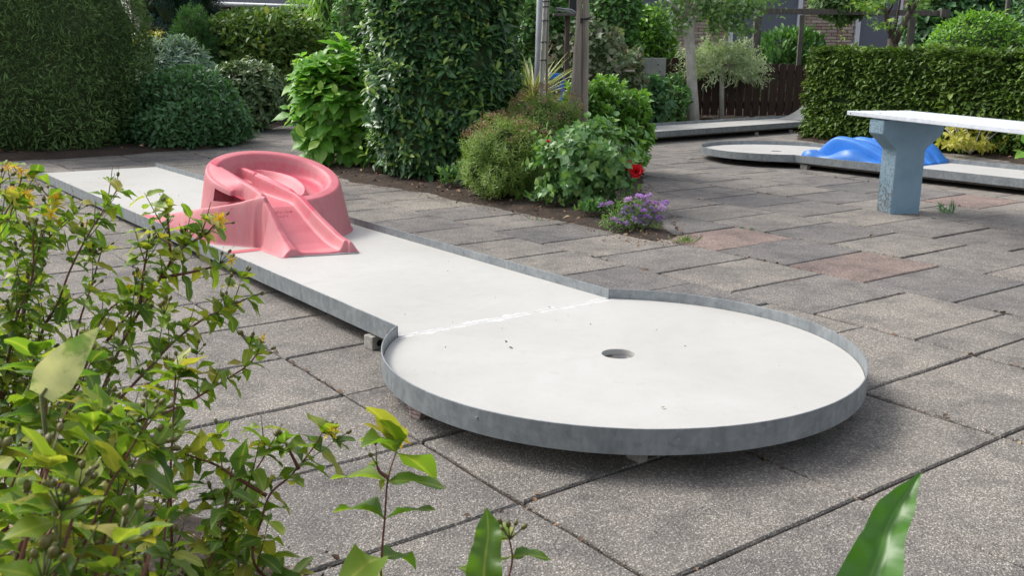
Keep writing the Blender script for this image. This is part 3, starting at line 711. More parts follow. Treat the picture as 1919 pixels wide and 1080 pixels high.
# ================================================================== MINIGOLF LANES
TX, TY, DH, RT, RB, LW, RR = .0085, -.003, .085, .036, .029, .45, .70
JX = -math.sqrt(RR * RR - LW * LW)
def lane_root(name, label, loc, rotz, tilt=(0, 0)):
    o = thing(name, label, "minigolf lane", loc, rotz)
    if tilt != (0, 0):
        X = Vector((1, 0, tilt[0])); Y = Vector((0, 1, tilt[1])); Z = X.cross(Y)
        m = Matrix((X, Y, Z)).transposed().to_4x4()
        o.matrix_basis = Matrix.Translation(loc) @ Matrix.Rotation(rotz, 4, 'Z') @ m
    return o
def strip(mb, path, z0, z1, th, side=1):
    """vertical strip of thickness th following a plan path"""
    path = [np.array(p, float) for p in path]; n = len(path); nr = []
    for i in range(n):
        t = path[min(i + 1, n - 1)] - path[max(i - 1, 0)]; t = t / np.linalg.norm(t); nr.append(np.array([t[1], -t[0]]) * side)
    V = []; 
    for i in range(n):
        a = path[i]; b = path[i] + nr[i] * th
        V += [(a[0], a[1], z0), (b[0], b[1], z0), (b[0], b[1], z1), (a[0], a[1], z1)]
    F = []
    for i in range(n - 1):
        for k in range(4): F.append((4 * i + k, 4 * i + (k + 1) % 4, 4 * i + 4 + (k + 1) % 4, 4 * i + 4 + k))
    F += [(3, 2, 1, 0), tuple(4 * (n - 1) + k for k in range(4))]
    mb.add(V, F)
def build_lane(root, L, joints, circ=True, start_closed=True):
    a0 = math.atan2(LW, JX)
    if circ:
        n = 96; mb = MB(); V = []; F = []; rh = .05
        # round plate with cup hole, cut straight at the joint
        def rad(a):
            r = RR - .002; x = cos(a) * r
            if x < JX + .0015: r = (JX + .0015) / cos(a)
            return r
        for k in range(n):
            a = 2 * pi * k / n
            V += [(rh * cos(a), rh * sin(a), 0), (rad(a) * cos(a), rad(a) * sin(a), 0), (rh * cos(a), rh * sin(a), -.018), (rad(a) * cos(a), rad(a) * sin(a), -.018)]
        for k in range(n):
            k2 = (k + 1) % n; F += [(4 * k, 4 * k + 1, 4 * k2 + 1, 4 * k2), (4 * k + 2, 4 * k, 4 * k2, 4 * k2 + 2), (4 * k + 3, 4 * k + 2, 4 * k2 + 2, 4 * k2 + 3), (4 * k + 1, 4 * k + 3, 4 * k2 + 3, 4 * k2 + 1)]
        mb.add(V, F); mb.obj("round_plate", M['deck'], root)
        cup = MB(); V = []; F = []
        for k in range(40):
            a = 2 * pi * k / 40
            for r_, z_ in ((.053, -.019), (.053, -.05), (.050, -.019), (.050, -.044)): V.append((r_ * cos(a), r_ * sin(a), z_))
        for k in range(40):
            q = 4 * ((k + 1) % 40); p_ = 4 * k; F += [(p_, q, q + 1, p_ + 1), (p_ + 2, p_ + 3, q + 3, q + 2), (p_, p_ + 2, q + 2, q)]
        F.append(tuple(4 * k + 3 for k in range(40))); F.append(tuple(4 * k + 1 for k in range(39, -1, -1)))
        cup.add(V, F); cup.obj("cup", M['panel'], root, True)
    xs = [(JX if circ else 0.0)] + joints + [-L]
    for a, b in zip(xs[:-1], xs[1:]):
        mb = MB(); mb.box(((a + b) / 2, 0, -.009), (abs(a - b) - .003, 2 * LW - .004, .018)); mb.obj("lane_plate", M['deck'], root)
    # rails
    if circ:
        mb = MB(); th = np.linspace(a0, -a0, 110) if True else None
        strip(mb, [(RR * cos(t), RR * sin(t)) for t in th], -RB, RT, .004, -1); o = mb.obj("round_rail", M['zinc'], root, False); bevel(o, .0012, 2)
        bevelled = o
    for s in (1, -1):
        xe = xs
        for q, (a, b) in enumerate(zip(xs[:-1], xs[1:])):
            mb = MB(); lift = .0 if q == 0 else -.001
            pts = [(a - (.0005 if q else 0), s * LW), ((a + b) / 2, s * LW), (b + .001, s * LW)]
            strip(mb, pts, -RB + lift, RT + lift, .004, -s); bevel(mb.obj("side_rail", M['zinc'], root), .0012, 2)
    mb = MB()                                         # steel underframe
    for s in (1, -1): mb.box((-(L - .0) / 2 - .1, s * (LW - .06), -.034), (L - .5, .035, .03))
    for x in np.arange(-L + .15, -.5, .9): mb.box((x, 0, -.0345), (.035, 2 * LW - .16, .031))
    if circ:
        mb.box((.05, 0, -.036), (1.1, .035, .034)); mb.box((.25, 0, -.0375), (.035, 1.1, .031)); mb.box((-.25, 0, -.0375), (.035, 1.1, .031))
    mb.obj("underframe", M['greybeam'], root)
    if start_closed:
        mb = MB(); strip(mb, [(-L - .002, -LW), (-L - .002, LW)], -RB, .0005, .004, -1); mb.obj("end_rail", M['zinc'], root)

lane1 = lane_root("minigolf_lane", "long white steel railed minigolf lane with round end, carrying the pink obstacle", (DO[0], DO[1], DH), YAW, (TX, TY))
build_lane(lane1, 5.93, [-3.36])
# marks on the steel: bright scrape by the near joint, small bolts
mb = MB()
for x in (-.60,): mb.box((x, -LW - .005, -.002), (.016, .0015, .016))
for a in (-.55, -1.25, -2.2, .8, 1.9):
    mb.box(((RR + .0045) * cos(a), (RR + .0045) * sin(a), .012), (.006, .006, .006), Matrix.Rotation(a, 3, 'Z'))
mb.obj("rail_bolts", M['pole'], lane1)['kind'] = 'stuff'

def deckpt(x, y, z=0): return lane1.matrix_basis @ Vector((x, y, z))
# supports that lift the lane off the slabs
def block(name, label, cat, pxy, d, rz, mat, group=None, n=1):
    w = G(*pxy); hz = d[2]
    root = thing(name, label, cat, (w[0], w[1], 0), rz, group)
    z = 0
    for k in range(n):
        h = hz / n; mb = MB(); mb.box((random.uniform(-.003, .003) * (n > 1), random.uniform(-.004, .004) * (n > 1), z + h / 2), (d[0] * random.uniform(.92, 1), d[1], h - .001))
        o = mb.obj("tile" if n > 1 else "wood_piece", mat, root); bevel(o, .003, 2); z += h
    return root
b1 = block("support_block", "small grey wooden block with a drilled hole under the corner where lane meets round end", "block", (703, 652), (.05, .055, .046), YAW + .1, M['block'])
mb = MB(); mb.tube([(.0255, -.0, .022), (.0262, 0, .022)], .011, 12); mb.obj("dark_hole_disc", M['dark'], b1)  # black disc laid on the block stands in for the hole's dark
b2 = block("support_stack", "stack of broken tiles wedged under the near edge of the round end", "tile stack", (787, 780), (.045, .05, .044), YAW + .3, M['tilebit'], n=4)
for x, y, lab in ((.46, -.36, "thin wooden wedge just visible under the front of the round end"), (-2.9, -.40, "low wooden packing piece under the lane below the pink obstacle")):
    q = deckpt(x, y); h = max(.012, q.z - .053)
    root = thing("support_block", lab, "block", (q.x, q.y, 0), YAW)
    mb = MB(); mb.box((0, 0, h / 2), (.05, .03, h)); bevel(mb.obj("wood_piece", M['block'], root), .003)

# ------------------------------------------------------------------ pink obstacle: tilted bowl with island, exit chute and entry ramp
def sstep(t): t = np.clip(t, 0, 1); return t * t * (3 - 2 * t)
def pline(x, xs, ys): return np.interp(x, xs, ys)
def seg_dist(X, Y, pts):
    best = np.full(X.shape, 9.0); sd = np.zeros_like(X); tt = np.zeros_like(X); acc = 0
    for a, b in zip(pts[:-1], pts[1:]):
        a = np.array(a[:2]); b = np.array(b[:2]); ab = b - a; L_ = np.hypot(*ab); t = np.clip(((X - a[0]) * ab[0] + (Y - a[1]) * ab[1]) / L_ ** 2, 0, 1)
        dx = X - a[0] - ab[0] * t; dy = Y - a[1] - ab[1] * t; d = np.hypot(dx, dy)
        s = np.sign(ab[0] * dy - ab[1] * dx); m = d < best
        best = np.where(m, d, best); sd = np.where(m, s * d, sd); tt = np.where(m, acc + t, tt); acc += 1
    return best, sd, tt
def wall_profile(d, hw, run, H):
    """height of a rounded wall of half width hw with side run"""
    top = np.clip(d / hw, 0, 1); cap = H - .006 * (1 - np.sqrt(np.clip(1 - top ** 2, 0, 1)))
    t = np.clip((d - hw) / run, 0, 1)
    return np.where(d <= hw, cap, (H - .006) * (1 - t ** 1.15))
OC = np.array([-2.585, .03])
def Hrim(X): return .288 - .29 * (X - OC[0])
def obstacle_height(X, Y):
    r = np.hypot(X - OC[0], Y - OC[1]); H = Hrim(X)
    Rb = .325 + .055
    lip_o, lip_i = .318, .288
    t = np.clip((r - lip_o) / (Rb - lip_o), 0, 1)
    outer = H * (1 - t) - .0 
    outer = np.where(t < .18, H - .012 * (1 - np.sqrt(np.clip(1 - (t / .18) ** 2, 0, 1))) - H * 0 , (H - .012) * (1 - (t - .18) / .82))
    Fl = .172 - .20 * (X + 2.36)
    ti = np.clip((lip_i - r) / .075, 0, 1)
    inner = np.where(r < lip_i, H - (H - Fl) * (1 - (1 - ti) ** 2) * sstep(ti * 1.6 + .0), H)
    inner = np.where((r < lip_i) & (ti >= 1), Fl, inner)
    bowl = np.where(r > lip_o, outer, np.where(r > lip_i, H, inner))
    bowl = np.where(r >= Rb, -1, bowl)
    # ---- exit chute: corridor between left wall and right wall
    yl = pline(X, [-2.85, -2.6, -2.3, -1.85], [-.235, -.205, -.185, -.180])
    yr = pline(X, [-2.82, -2.34, -2.1, -1.85], [-.045, .040, .050, .060])
    hl = pline(X, [-2.9, -2.6, -2.3, -2.22, -2.12, -2.03, -1.97, -1.93, -1.905], [.375, .315, .262, .245, .175, .100, .062, .042, .030])
    hr = pline(X, [-2.9, -2.7, -2.47, -2.32, -2.25, -2.12, -2.0, -1.93, -1.86, -1.84], [.30, .285, .245, .215, .19, .135, .092, .068, .055, .048])
    fl = pline(X, [-2.9, -2.36, -2.30, -2.2, -2.1, -2.0, -1.93, -1.86], [.23, .175, .165, .115, .070, .034, .018, .012])
    # island (kidney): straight wall along yr with a bulging back edge
    isl = (X > -2.86) & (X < -2.30)
    xi = np.clip((X + 2.84) / (.50), 0, 1)
    back = yr + .175 * np.sqrt(np.clip(1 - (2 * xi - 1) ** 2, 0, 1)) ** 1.1 * (1 - .25 * xi)
    hisl = pline(X, [-2.86, -2.8, -2.6, -2.4, -2.3], [.298, .306, .278, .236, .19])
    dl = np.abs(Y - yr)
    w1 = wall_profile(dl, .017, .022, hisl)
    inside = isl & (Y > yr) & (Y < back)
    e = (back - Y)
    lens = hisl - .012 - .045 * sstep(np.clip((Y - yr - .015) / .05, 0, 1)) * sstep(np.clip(e / .06, 0, 1))
    outb = isl & (Y >= back) & (Y < back + .03)
    lens2 = hisl - .012 - (Y - back) / .03 * .10
    bowl2 = np.where(inside, np.maximum(bowl, lens), bowl); bowl2 = np.where(outb & (r < lip_i), np.maximum(bowl2, lens2), bowl2)
    bowl2 = np.where(isl & (dl < .039), np.maximum(bowl2, w1), bowl2)
    corr = (Y > yl) & (Y < yr) & (X > -2.80) & (X <= -1.86)
    # corridor floor with coved sides
    cv = np.minimum(np.clip((Y - yl - .014) / .035, 0, 1), np.clip((yr - .014 - Y) / .035, 0, 1))
    wl = wall_profile(np.clip(yl + .012 - Y, 0, 9), 0.0001, 9, hl)
    flo = fl + (1 - cv) ** 2 * (np.where(Y < (yl + yr) / 2, hl, hr) - fl)
    upst = sstep(np.clip((X + 2.80) / .12, 0, 1))
    h = bowl2
    cmask = corr
    base_in = np.where(X < -2.33, flo, flo)
    h = np.where(cmask, np.where(X < -2.68, np.where(r < lip_i, bowl2, h), base_in), h)
    # outside faces of the chute
    oX = (X > -2.72) & (X <= -1.84)
    runl = .045 + .0 * X
    rec = ((X > -2.215) & (X < -2.125) & (Y < yl - .012))
    dy = yl - Y
    hol = np.where(dy < .012, hl, (hl) * (1 - np.clip((dy - .012) / runl, 0, 1) ** 1.1))
    hol = np.where(rec & (hol < .155), 0.004 + 0 * hol, hol)
    yc_ = OC[1] - np.sqrt(np.clip(lip_o ** 2 - (X - OC[0]) ** 2, 0, 1)); fillm = (Y <= yl) & (X > -2.84) & (X < -2.28) & (r < lip_o + .002)
    fr_ = np.clip(dy / np.maximum(yl - yc_, .004), 0, 1); fillh = hl - (hl - Hrim(X) + .004) * fr_ ** 1.4
    h = np.where(fillm, np.maximum(h, fillh), h)
    h = np.where(oX & (Y <= yl) & (X > -2.60), np.maximum(np.where((X > -2.42) & ~fillm, -1, h), hol), h)
    dyr = Y - yr
    hor = np.where(dyr < .014, hr, hr * (1 - np.clip((dyr - .014) / .035, 0, 1) ** 1.1))
    h = np.where(oX & (Y >= yr) & (X > -2.30), np.maximum(np.where((X > -2.235), np.where(r < Rb, bowl, -1), h), hor), h)
    h = np.where((X > -1.905 + .075 * np.clip((Y - yl) / (yr - yl), 0, 1)), -1, h)
    # ---- entry fin and ramp
    fin = [(-3.40, -.392), (-3.1, -.385), (-2.7, -.375), (-2.5, -.362), (-2.40, -.318), (-2.32, -.262), (-2.25, -.215), (-2.19, -.185)]
    fh = [.012, .045, .122, .158, .178, .198, .222, .236]
    d, sd, tt = seg_dist(X, Y, fin)
    fH = np.interp(tt, range(len(fin)), fh)
    run = np.where(sd < 0, .030, .02)
    fw = np.where(d < .009, fH, fH * (1 - np.clip((d - .009) / run, 0, 1) ** 1.2))
    fw = np.where(rec & (fw < .15), -1, fw)
    fw = np.where(d > .05, -1, fw)
    ramp = np.where((sd > 0) & (tt > .02) & (tt < 5.5) & (Y > -.385) & (Y < -.375 + .17) & (X > -3.4) & (X < -2.3), np.interp(tt, range(len(fin)), [.006, .02, .07, .10, .11, .12, .12, .12]), -1)
    h = np.where((sd < 0) & (d > .02) & (X > -2.75) & (X < -2.18) & (Y < -.12), -1, h)
    h = np.maximum(h, np.maximum(fw, ramp))
    return h
XS = np.arange(-3.46, -1.80, .0035); YS = np.arange(-.43, .425, .0035)
GXm, GYm = np.meshgrid(XS, YS, indexing='ij')
Hh = obstacle_height(GXm, GYm)
solid = Hh > .0
# light smoothing keeps the moulded look
Hs = np.where(solid, Hh, 0.0)
for _ in range(2):
    k = (Hs + np.roll(Hs, 1, 0) + np.roll(Hs, -1, 0) + np.roll(Hs, 1, 1) + np.roll(Hs, -1, 1)) / 5
    Hs = k
keepv = Hs > .0015
nx, ny = Hh.shape
idx = -np.ones((nx, ny), int)
cell = keepv[:-1, :-1] | keepv[1:, :-1] | keepv[1:, 1:] | keepv[:-1, 1:]
# slot between entry fin and bowl: an opening in the bowl wall above the fin
slot_c = np.zeros_like(cell)
xc = (GXm[:-1, :-1] + GXm[1:, 1:]) / 2; yc = (GYm[:-1, :-1] + GYm[1:, 1:]) / 2; hc = (Hs[:-1, :-1] + Hs[1:, 1:]) / 2; rc = np.hypot(xc - OC[0], yc - OC[1])
slot_top = np.interp(xc, [-2.74, -2.42], [.232, .192]); slot_bot = np.interp(xc, [-2.74, -2.42], [.165, .172])
slot_c = (rc > 99) & (yc < -.12) & (xc > -2.74) & (xc < -2.43) & (hc < slot_top) & (hc > slot_bot) & (yc > -.37)
cell &= ~slot_c
used = np.zeros((nx, ny), bool)
for a in (0, 1):
    for b in (0, 1): used[a:nx - 1 + a, b:ny - 1 + b] |= cell
ids = np.nonzero(used); idx[ids] = np.arange(len(ids[0]))
VV = np.stack([GXm[ids], GYm[ids], np.maximum(Hs[ids], .0008)], -1)
ci, cj = np.nonzero(cell)
FF = np.stack([idx[ci, cj], idx[ci + 1, cj], idx[ci + 1, cj + 1], idx[ci, cj + 1]], -1)
obst = thing("pink_bowl_obstacle", "faded pink moulded obstacle with round tilted bowl and short slide, standing on the long lane", "minigolf obstacle", (0, 0, 0), 0)
obst.matrix_basis = lane1.matrix_basis.copy()
so_ = meshobj("moulded_body", VV, FF, M['pink'], obst, True)
wx, wy, wz = VV.T; wr = np.hypot(wx - OC[0], wy - OC[1])
def blob(cx_, cy_, sx, sy): return np.exp(-(((wx - cx_) / sx) ** 2 + ((wy - cy_) / sy) ** 2))
wear = 1.0 * sstep((.305 - wr) / .035) * (.55 + .45 * sstep((wr - .17) / .06)) * sstep((Hrim(wx) - wz - .012) / .04) * (.50 + .5 * sstep((-.0 - (wx - OC[0]) * .6 + (wy - OC[1])) / .3))
yrr = np.interp(wx, [-2.82, -2.34, -2.1, -1.85], [-.045, .040, .050, .060])
wear = np.maximum(wear, np.where((wx > -2.83) & (wx < -2.12) & (np.abs(wy - yrr + .012) < .024) & (wr < .42) & ((wr < .245) | (wx > -2.42)), 1.0, 0))
wear = np.maximum(wear, blob(-2.78, -.24, .10, .10) * .75); wear = np.maximum(wear, blob(-2.40, -.24, .085, .06) * .72); wear = np.maximum(wear, blob(-2.28, -.20, .06, .03) * .6)
wear = np.maximum(wear, np.where(wx < -3.12, .8, 0)); wear = np.maximum(wear, blob(-2.33, -.06, .05, .05) * .55)
a = so_.data.attributes.new("wear", 'FLOAT', 'POINT'); a.data.foreach_set("value", wear.astype(np.float32))
# slot above the fin: cut clean edges into the wall, then take out what lies between them
bm = bmesh.new(); bm.from_mesh(so_.data)
def near_slot(f):
    c = f.calc_center_median(); return -2.60 < c.x < -2.30 and c.y < -.17 and .15 < c.z < .29 and f.normal.z < .75
cuts = [((-2.525, 0, .247), (-2.372, 0, .203), 1), ((-2.525, 0, .186), (-2.372, 0, .192), -1)]
pl_ = []
for a_, b__, s_ in cuts:
    dv = Vector((b__[0] - a_[0], 0, b__[2] - a_[2])); nrm = Vector((-dv.z, 0, dv.x)).normalized() * s_; pl_.append((Vector(a_), nrm))
pl_.append((Vector((-2.525, 0, 0)), Vector((-1, 0, 0)))); pl_.append((Vector((-2.372, 0, 0)), Vector((1, 0, 0))))
for co_, no_ in pl_:
    fs = [f for f in bm.faces if near_slot(f)]; ge = set(fs)
    for f in fs: ge.update(f.edges); ge.update(f.verts)
    bmesh.ops.bisect_plane(bm, geom=list(ge), plane_co=co_, plane_no=no_, dist=1e-6)
dead = [f for f in bm.faces if near_slot(f) and all((f.calc_center_median() - co_).dot(no_) < 0 for co_, no_ in pl_)]
bmesh.ops.delete(bm, geom=dead, context='FACES'); bm.to_mesh(so_.data); bm.free()
# dark pocket behind the slot
mb = MB()
V_ = [(-2.535, -.305, .176), (-2.365, -.232, .186), (-2.365, -.228, .206), (-2.535, -.290, .252), (-2.535, -.20, .16), (-2.365, -.195, .16), (-2.365, -.195, .206), (-2.535, -.20, .252)]
mb.add(V_, [(4, 5, 6, 7), (0, 1, 5, 4), (3, 7, 6, 2), (0, 4, 7, 3), (1, 2, 6, 5)])
pk = mb.obj("slot_pocket", M['pink'], obst)
at_ = pk.data.attributes.new("wear", 'FLOAT', 'POINT'); at_.data.foreach_set("value", np.ones(8, dtype=np.float32))
# flat zinc foot plate at the mouth of the slide
mb = MB(); mb.add([(-1.925, -.205, .0015), (-1.835, .098, .0015), (-1.812, .092, .0015), (-1.902, -.211, .0015), (-1.925, -.205, .0045), (-1.835, .098, .0045), (-1.812, .092, .0045), (-1.902, -.211, .0045)], [(0, 3, 2, 1), (4, 5, 6, 7), (0, 1, 5, 4), (1, 2, 6, 5), (2, 3, 7, 6), (3, 0, 4, 7)][:])
fp = mb.obj("foot_plate", M['pole'], obst)
# raised, half worn-away moulded mark on the slide: irregular little strokes in two short rows
mb = MB()
for row, (x0, n_) in enumerate(((-2.265, 6), (-2.235, 3))):
    for k in range(n_):
        y0 = -.125 + k * .018 + row * .02
        fz = np.interp(x0 + .006, [-2.30, -2.2], [.165, .115]) + .004
        pts = [(x0 - .008, y0, fz + .006), (x0 + .010, y0 + random.uniform(-.004, .004), fz - .004), (x0 + random.uniform(-.004, .006), y0 + .010, fz + .001)]
        mb.tube(pts, .0015, 5)
mk = mb.obj("worn_mark", M['pink'], obst, False); mk['kind'] = 'stuff'
# small debris lying on the lane
dz = []
for k in range(60):
    x = random.uniform(-5.6, .6); y = random.uniform(-.42, .42)
    if x > -.5 and x * x + y * y < .01: continue
    if -3.5 < x < -1.8: continue
    q = deckpt(x, y, .003); dz.append((q.x, q.y, q.z))
litter("lane_crumbs", dz, .008, M['litter'], .3)
for x, y, a_, l in ((-1.62, -.02, .3, .10), (-1.72, .16, 1.3, .05), (-.86, -.30, .05, .11), (.18, .2, 2.0, .012)):
    pass

# ------------------------------------------------------------------ second lane with blue waves
l2c = G(1455, 283, DH)
lane2 = lane_root("minigolf_lane", "white minigolf lane with round end and blue wave obstacle, beyond the bench", (l2c[0], l2c[1], DH), YAW + pi + math.radians(1.0))
build_lane(lane2, 6.1, [-3.4])
for x, y, lab in ((.62, -.16, "pale wooden block under the outer curve of the blue wave lane"), (-.62, .40, "small wooden block under the joint of the blue wave lane")):
    q = lane2.matrix_basis @ Vector((x, y, 0)); root = thing("support_block", lab, "block", (q.x, q.y, 0), YAW)
    mb = MB(); mb.box((0, 0, .022), (.07, .05, .044)); mb.obj("wood_piece", M['block'], root)
def wave_height(X, Y):
    """X along lane from the round end (0) to the far end (1.5), Y across -.43 .. .43 (+ = side near the paving)"""
    small = .052 * np.exp(-((X - .10) / .09) ** 2) + .030 + .085 * np.exp(-((X - .48) / .15) ** 2)
    small = small * sstep(X / .06) * sstep((.86 - X) / .14)
    def arch(c, hh): 
        w = np.where(X < c, c - .02, .90 - c + .02); return hh * np.cos(np.clip((X - c) / w, -1, 1) * pi / 2) ** 1.35
    bnd = [.30, .15, .0, -.15, -.29]; h = small
    for k, y0 in enumerate(bnd):
        t = sstep((y0 + .012 - Y) / .03); ridge = .020 * np.cos(np.clip((Y - (y0 - .07)) / .075, -1, 1) * pi / 2)
        a = arch(.28 + .10 * k, .186 - .004 * k); h = h * (1 - t) + (a + ridge * np.clip(a / .05, 0, 1)) * t - .045 * np.exp(-((Y - y0) / .014) ** 2) * np.clip(a / .08, 0, 1)
    return np.maximum(h, 0) + .004
wx_ = np.linspace(0, .90, 100); wy_ = np.linspace(-.43, .43, 220); A_, B_ = np.meshgrid(wx_, wy_, indexing='ij'); Z_ = wave_height(A_, B_)
Vw = np.stack([-.56 - A_, B_, Z_], -1).reshape(-1, 3); nb = len(wy_)
Fw = [(i * nb + j, (i + 1) * nb + j, (i + 1) * nb + j + 1, i * nb + j + 1) for i in range(len(wx_) - 1) for j in range(nb - 1)]
# skirt
k0 = len(Vw); ring = [i * nb for i in range(len(wx_))] + [(len(wx_) - 1) * nb + j for j in range(1, nb)] + [i * nb + nb - 1 for i in range(len(wx_) - 2, -1, -1)] + [j for j in range(nb - 2, 0, -1)]
Vs_ = [(*Vw[r_][:2], .0005) for r_ in ring]; Vw = np.concatenate([Vw, np.array(Vs_)]); m_ = len(ring)
Fw += [(ring[k], k0 + k, k0 + (k + 1) % m_, ring[(k + 1) % m_]) for k in range(m_)]
waves = thing("blue_wave_obstacle", "bright blue ribbed wave obstacle on the lane behind the bench", "minigolf obstacle"); waves.matrix_basis = lane2.matrix_basis.copy()
meshobj("moulded_body", Vw, Fw, M['blue'], waves, True)

# ------------------------------------------------------------------ third lane by the fence, with curved end ramp
a3 = G(1215, 262, .05); b3 = G(1495, 241, .05); d3 = unit((b3 - a3)[:2]); nrm3 = np.array([-d3[1], d3[0]])
end3 = b3[:2] + d3 * 1.75 + nrm3 * LW
lane3 = lane_root("minigolf_lane", "white minigolf lane with upturned end, in front of the brown picket fence", (end3[0], end3[1], .10), math.atan2(d3[1], d3[0]))
build_lane(lane3, 5.6, [-2.3], circ=False)
mb = MB(); n_ = 14; V_ = []; F_ = []
for k in range(n_ + 1):
    t = k / n_; x = -.95 + .98 * t; z = .004 + .36 * t ** 2.0
    V_ += [(x, -.41, z), (x, .41, z), (x, -.41, -.01), (x, .41, -.01)]
for k in range(n_):
    q = 4 * k; F_ += [(q, q + 4, q + 5, q + 1), (q + 2, q + 6, q + 4, q), (q + 1, q + 5, q + 7, q + 3)]
F_.append((4 * n_, 4 * n_ + 2, 4 * n_ + 3, 4 * n_ + 1)); mb.add(V_, F_); mb.obj("curved_ramp", M['deck'], lane3, True)
for x, lab in ((-1.85, "small pale block under the fence lane, the one nearer the hedge"), (-2.6, "small pale block under the middle of the lane by the fence")):
    q = lane3.matrix_basis @ Vector((x, -.41, 0)); root = thing("support_block", lab, "block", (q.x, q.y, 0), 0)
    mb = MB(); mb.box((0, 0, .02), (.045, .045, .04)); mb.obj("wood_piece", M['block'], root)

# ------------------------------------------------------------------ bench
BC = np.array([2.465, 6.05]); ang_b = math.atan2(.97, -.24) - pi / 2     # local +Y runs to the far end
bench = thing("slatted_bench", "bench with white slatted top on a chunky blue concrete T-shaped leg", "bench", (BC[0], BC[1], 0), ang_b)
def tleg(y0, parent):
    hw, sw, th = .215, .105, .15; zt, zb, zs = .585, .50, .40
    prof = [(-sw, -.03), (sw, -.03), (sw - .004, zs), (hw, zb), (hw, zt), (-hw, zt), (-hw, zb), (-sw - .002, zs)]
    mb = MB(); V = [(x, y0, z) for x, z in prof] + [(x, y0 + th, z) for x, z in prof]; n = len(prof)
    mb.add(V, [tuple(range(n)), tuple(range(2 * n - 1, n - 1, -1))] + [(i, i + n, (i + 1) % n + n, (i + 1) % n) for i in range(n)])
    o = mb.obj("concrete_leg", M['bench'], parent); bevel(o, .008, 2)
tleg(0, bench); tleg(-1.62, bench)
for k in range(5):
    x = -.235 + .047 + k * .0945
    mb = MB(); mb.box((x, -.68, .606), (.076, 2.14, .028)); bevel(mb.obj("slat", M['white'], bench), .004, 2)
mb = MB()
for y in (.36, .08, -1.6): 
    mb.tube([(-.190, y, .6205), (-.190, y, .6225)], .006, 8)
mb.tube([(-.2365, .33, .606), (-.238, .33, .606)], .005, 8)
mb.obj("slat_bolts", M['dark'], bench)['kind'] = 'stuff'

# ================================================================== BUILDINGS, FENCE, FRAMES
def wallbricks(root, x0, x1, z0, z1, Y, nmax, seed=1):
    bw, bh, g = .205, .052, .011; rr = random.Random(seed); me = []
    for v in range(3):
        mb = MB(); mb.box((0, 0, 0), (bw - .001 * v, .05, bh - .001 * v)); m = bpy.data.meshes.new("brick"); m.from_pydata(mb.V, [], mb.F); m.materials.append(M['brick']); me.append(m)
    L_ = []; row = 0; z = z0
    while z < z1:
        x = x0 + (0 if row % 2 else -bw / 2)
        while x < x1:
            a, b = max(x, x0), min(x + bw, x1)
            if b - a > .04: L_.append(((a + b) / 2, z + bh / 2, (b - a)))
            x += bw + g
        z += bh + g; row += 1
    return L_, me
HY = 20.5
xw0, xw1 = P(1080, 50, HY)[0], P(2100, 50, HY)[0]
house = thing("brick_house", "brown brick house with slate grey window blinds, behind the fence and hedge", "house", ((xw0 + xw1) / 2, HY, 0))
hb = np.array([(xw0 + xw1) / 2, HY, 0])
mb = MB(); mb.box((0, .16, 1.45), (xw1 - xw0 + 1, .2, 3.0)); mb.obj("wall", M['mortar'], house)
def X_(px): return P(px, 60, HY)[0]
wins = [(X_(1062), X_(1258)), (X_(1366), X_(1498)), (X_(1603), X_(1684)), (X_(1909), X_(2000))]
for i, (a, b) in enumerate(wins):
    mb = MB(); z0, z1 = .35, 2.6
    for x in (a + .03, b - .03): mb.box((x - hb[0], 0, (z0 + z1) / 2), (.085, .12, z1 - z0))
    mb.box(((a + b) / 2 - hb[0], 0, z0), (b - a - .11, .11, .06)); mb.box(((a + b) / 2 - hb[0], 0, z1), (b - a - .11, .11, .06))
    wf = mb.obj("window", M['frame'], house); wf.location = (0, 0, 0)
    mb = MB(); mb.box(((a + b) / 2 - hb[0], .01, (z0 + z1) / 2), (b - a - .145, .04, z1 - z0 - .07)); mb.obj("blind", M['blind'], wf)
piers = [(wins[0][1] + .02, wins[1][0] - .02), (wins[1][1] + .02, wins[2][0] - .02), (wins[2][1] + .02, wins[3][0] - .02)]
cand = []; bmesh_l = None
for i, (a, b) in enumerate(piers):
    l, bmesh_l = wallbricks(house, a, b, .30, 2.45, HY, 300, i); cand += l
def brick_vis(c):
    v = np.array([c[0], HY, c[1]]) - [0, 0, CZ]; u = v @ RGT / (v @ FWD) * FPX + 959.5; w = 540 - v @ UPV / (v @ FWD) * FPX
    ok = (w > -4 and w < 112) and ((1255 < u < 1300) or (1330 < u < 1370 and w > 20) or (1496 < u < 1606) or (1890 < u < 1925)); return (0 if ok else 1, abs(w - 50))
cand.sort(key=brick_vis)
rest = MB()
for k, (x, z, w) in enumerate(cand):
    if k < 290:
        o = link(bpy.data.objects.new("brick", bmesh_l[k % 3])); o.parent = house; o.location = (x - hb[0], .035 + random.uniform(-.003, .003), z); o.scale = (w / .205, 1, 1)
    else: rest.box((x - hb[0], .035, z), (w, .05, .052))
V = np.array(rest.V); o = meshobj("brickwork", V, rest.F, M['brick'], house, attr=np.repeat(rng.random(len(V) // 8), 8)); o['kind'] = 'stuff'
mb = MB(); mb.box((0, -.1, 3.05), (xw1 - xw0 + 1.4, 1.0, .16)); mb.obj("roof_edge", M['roof'], house)
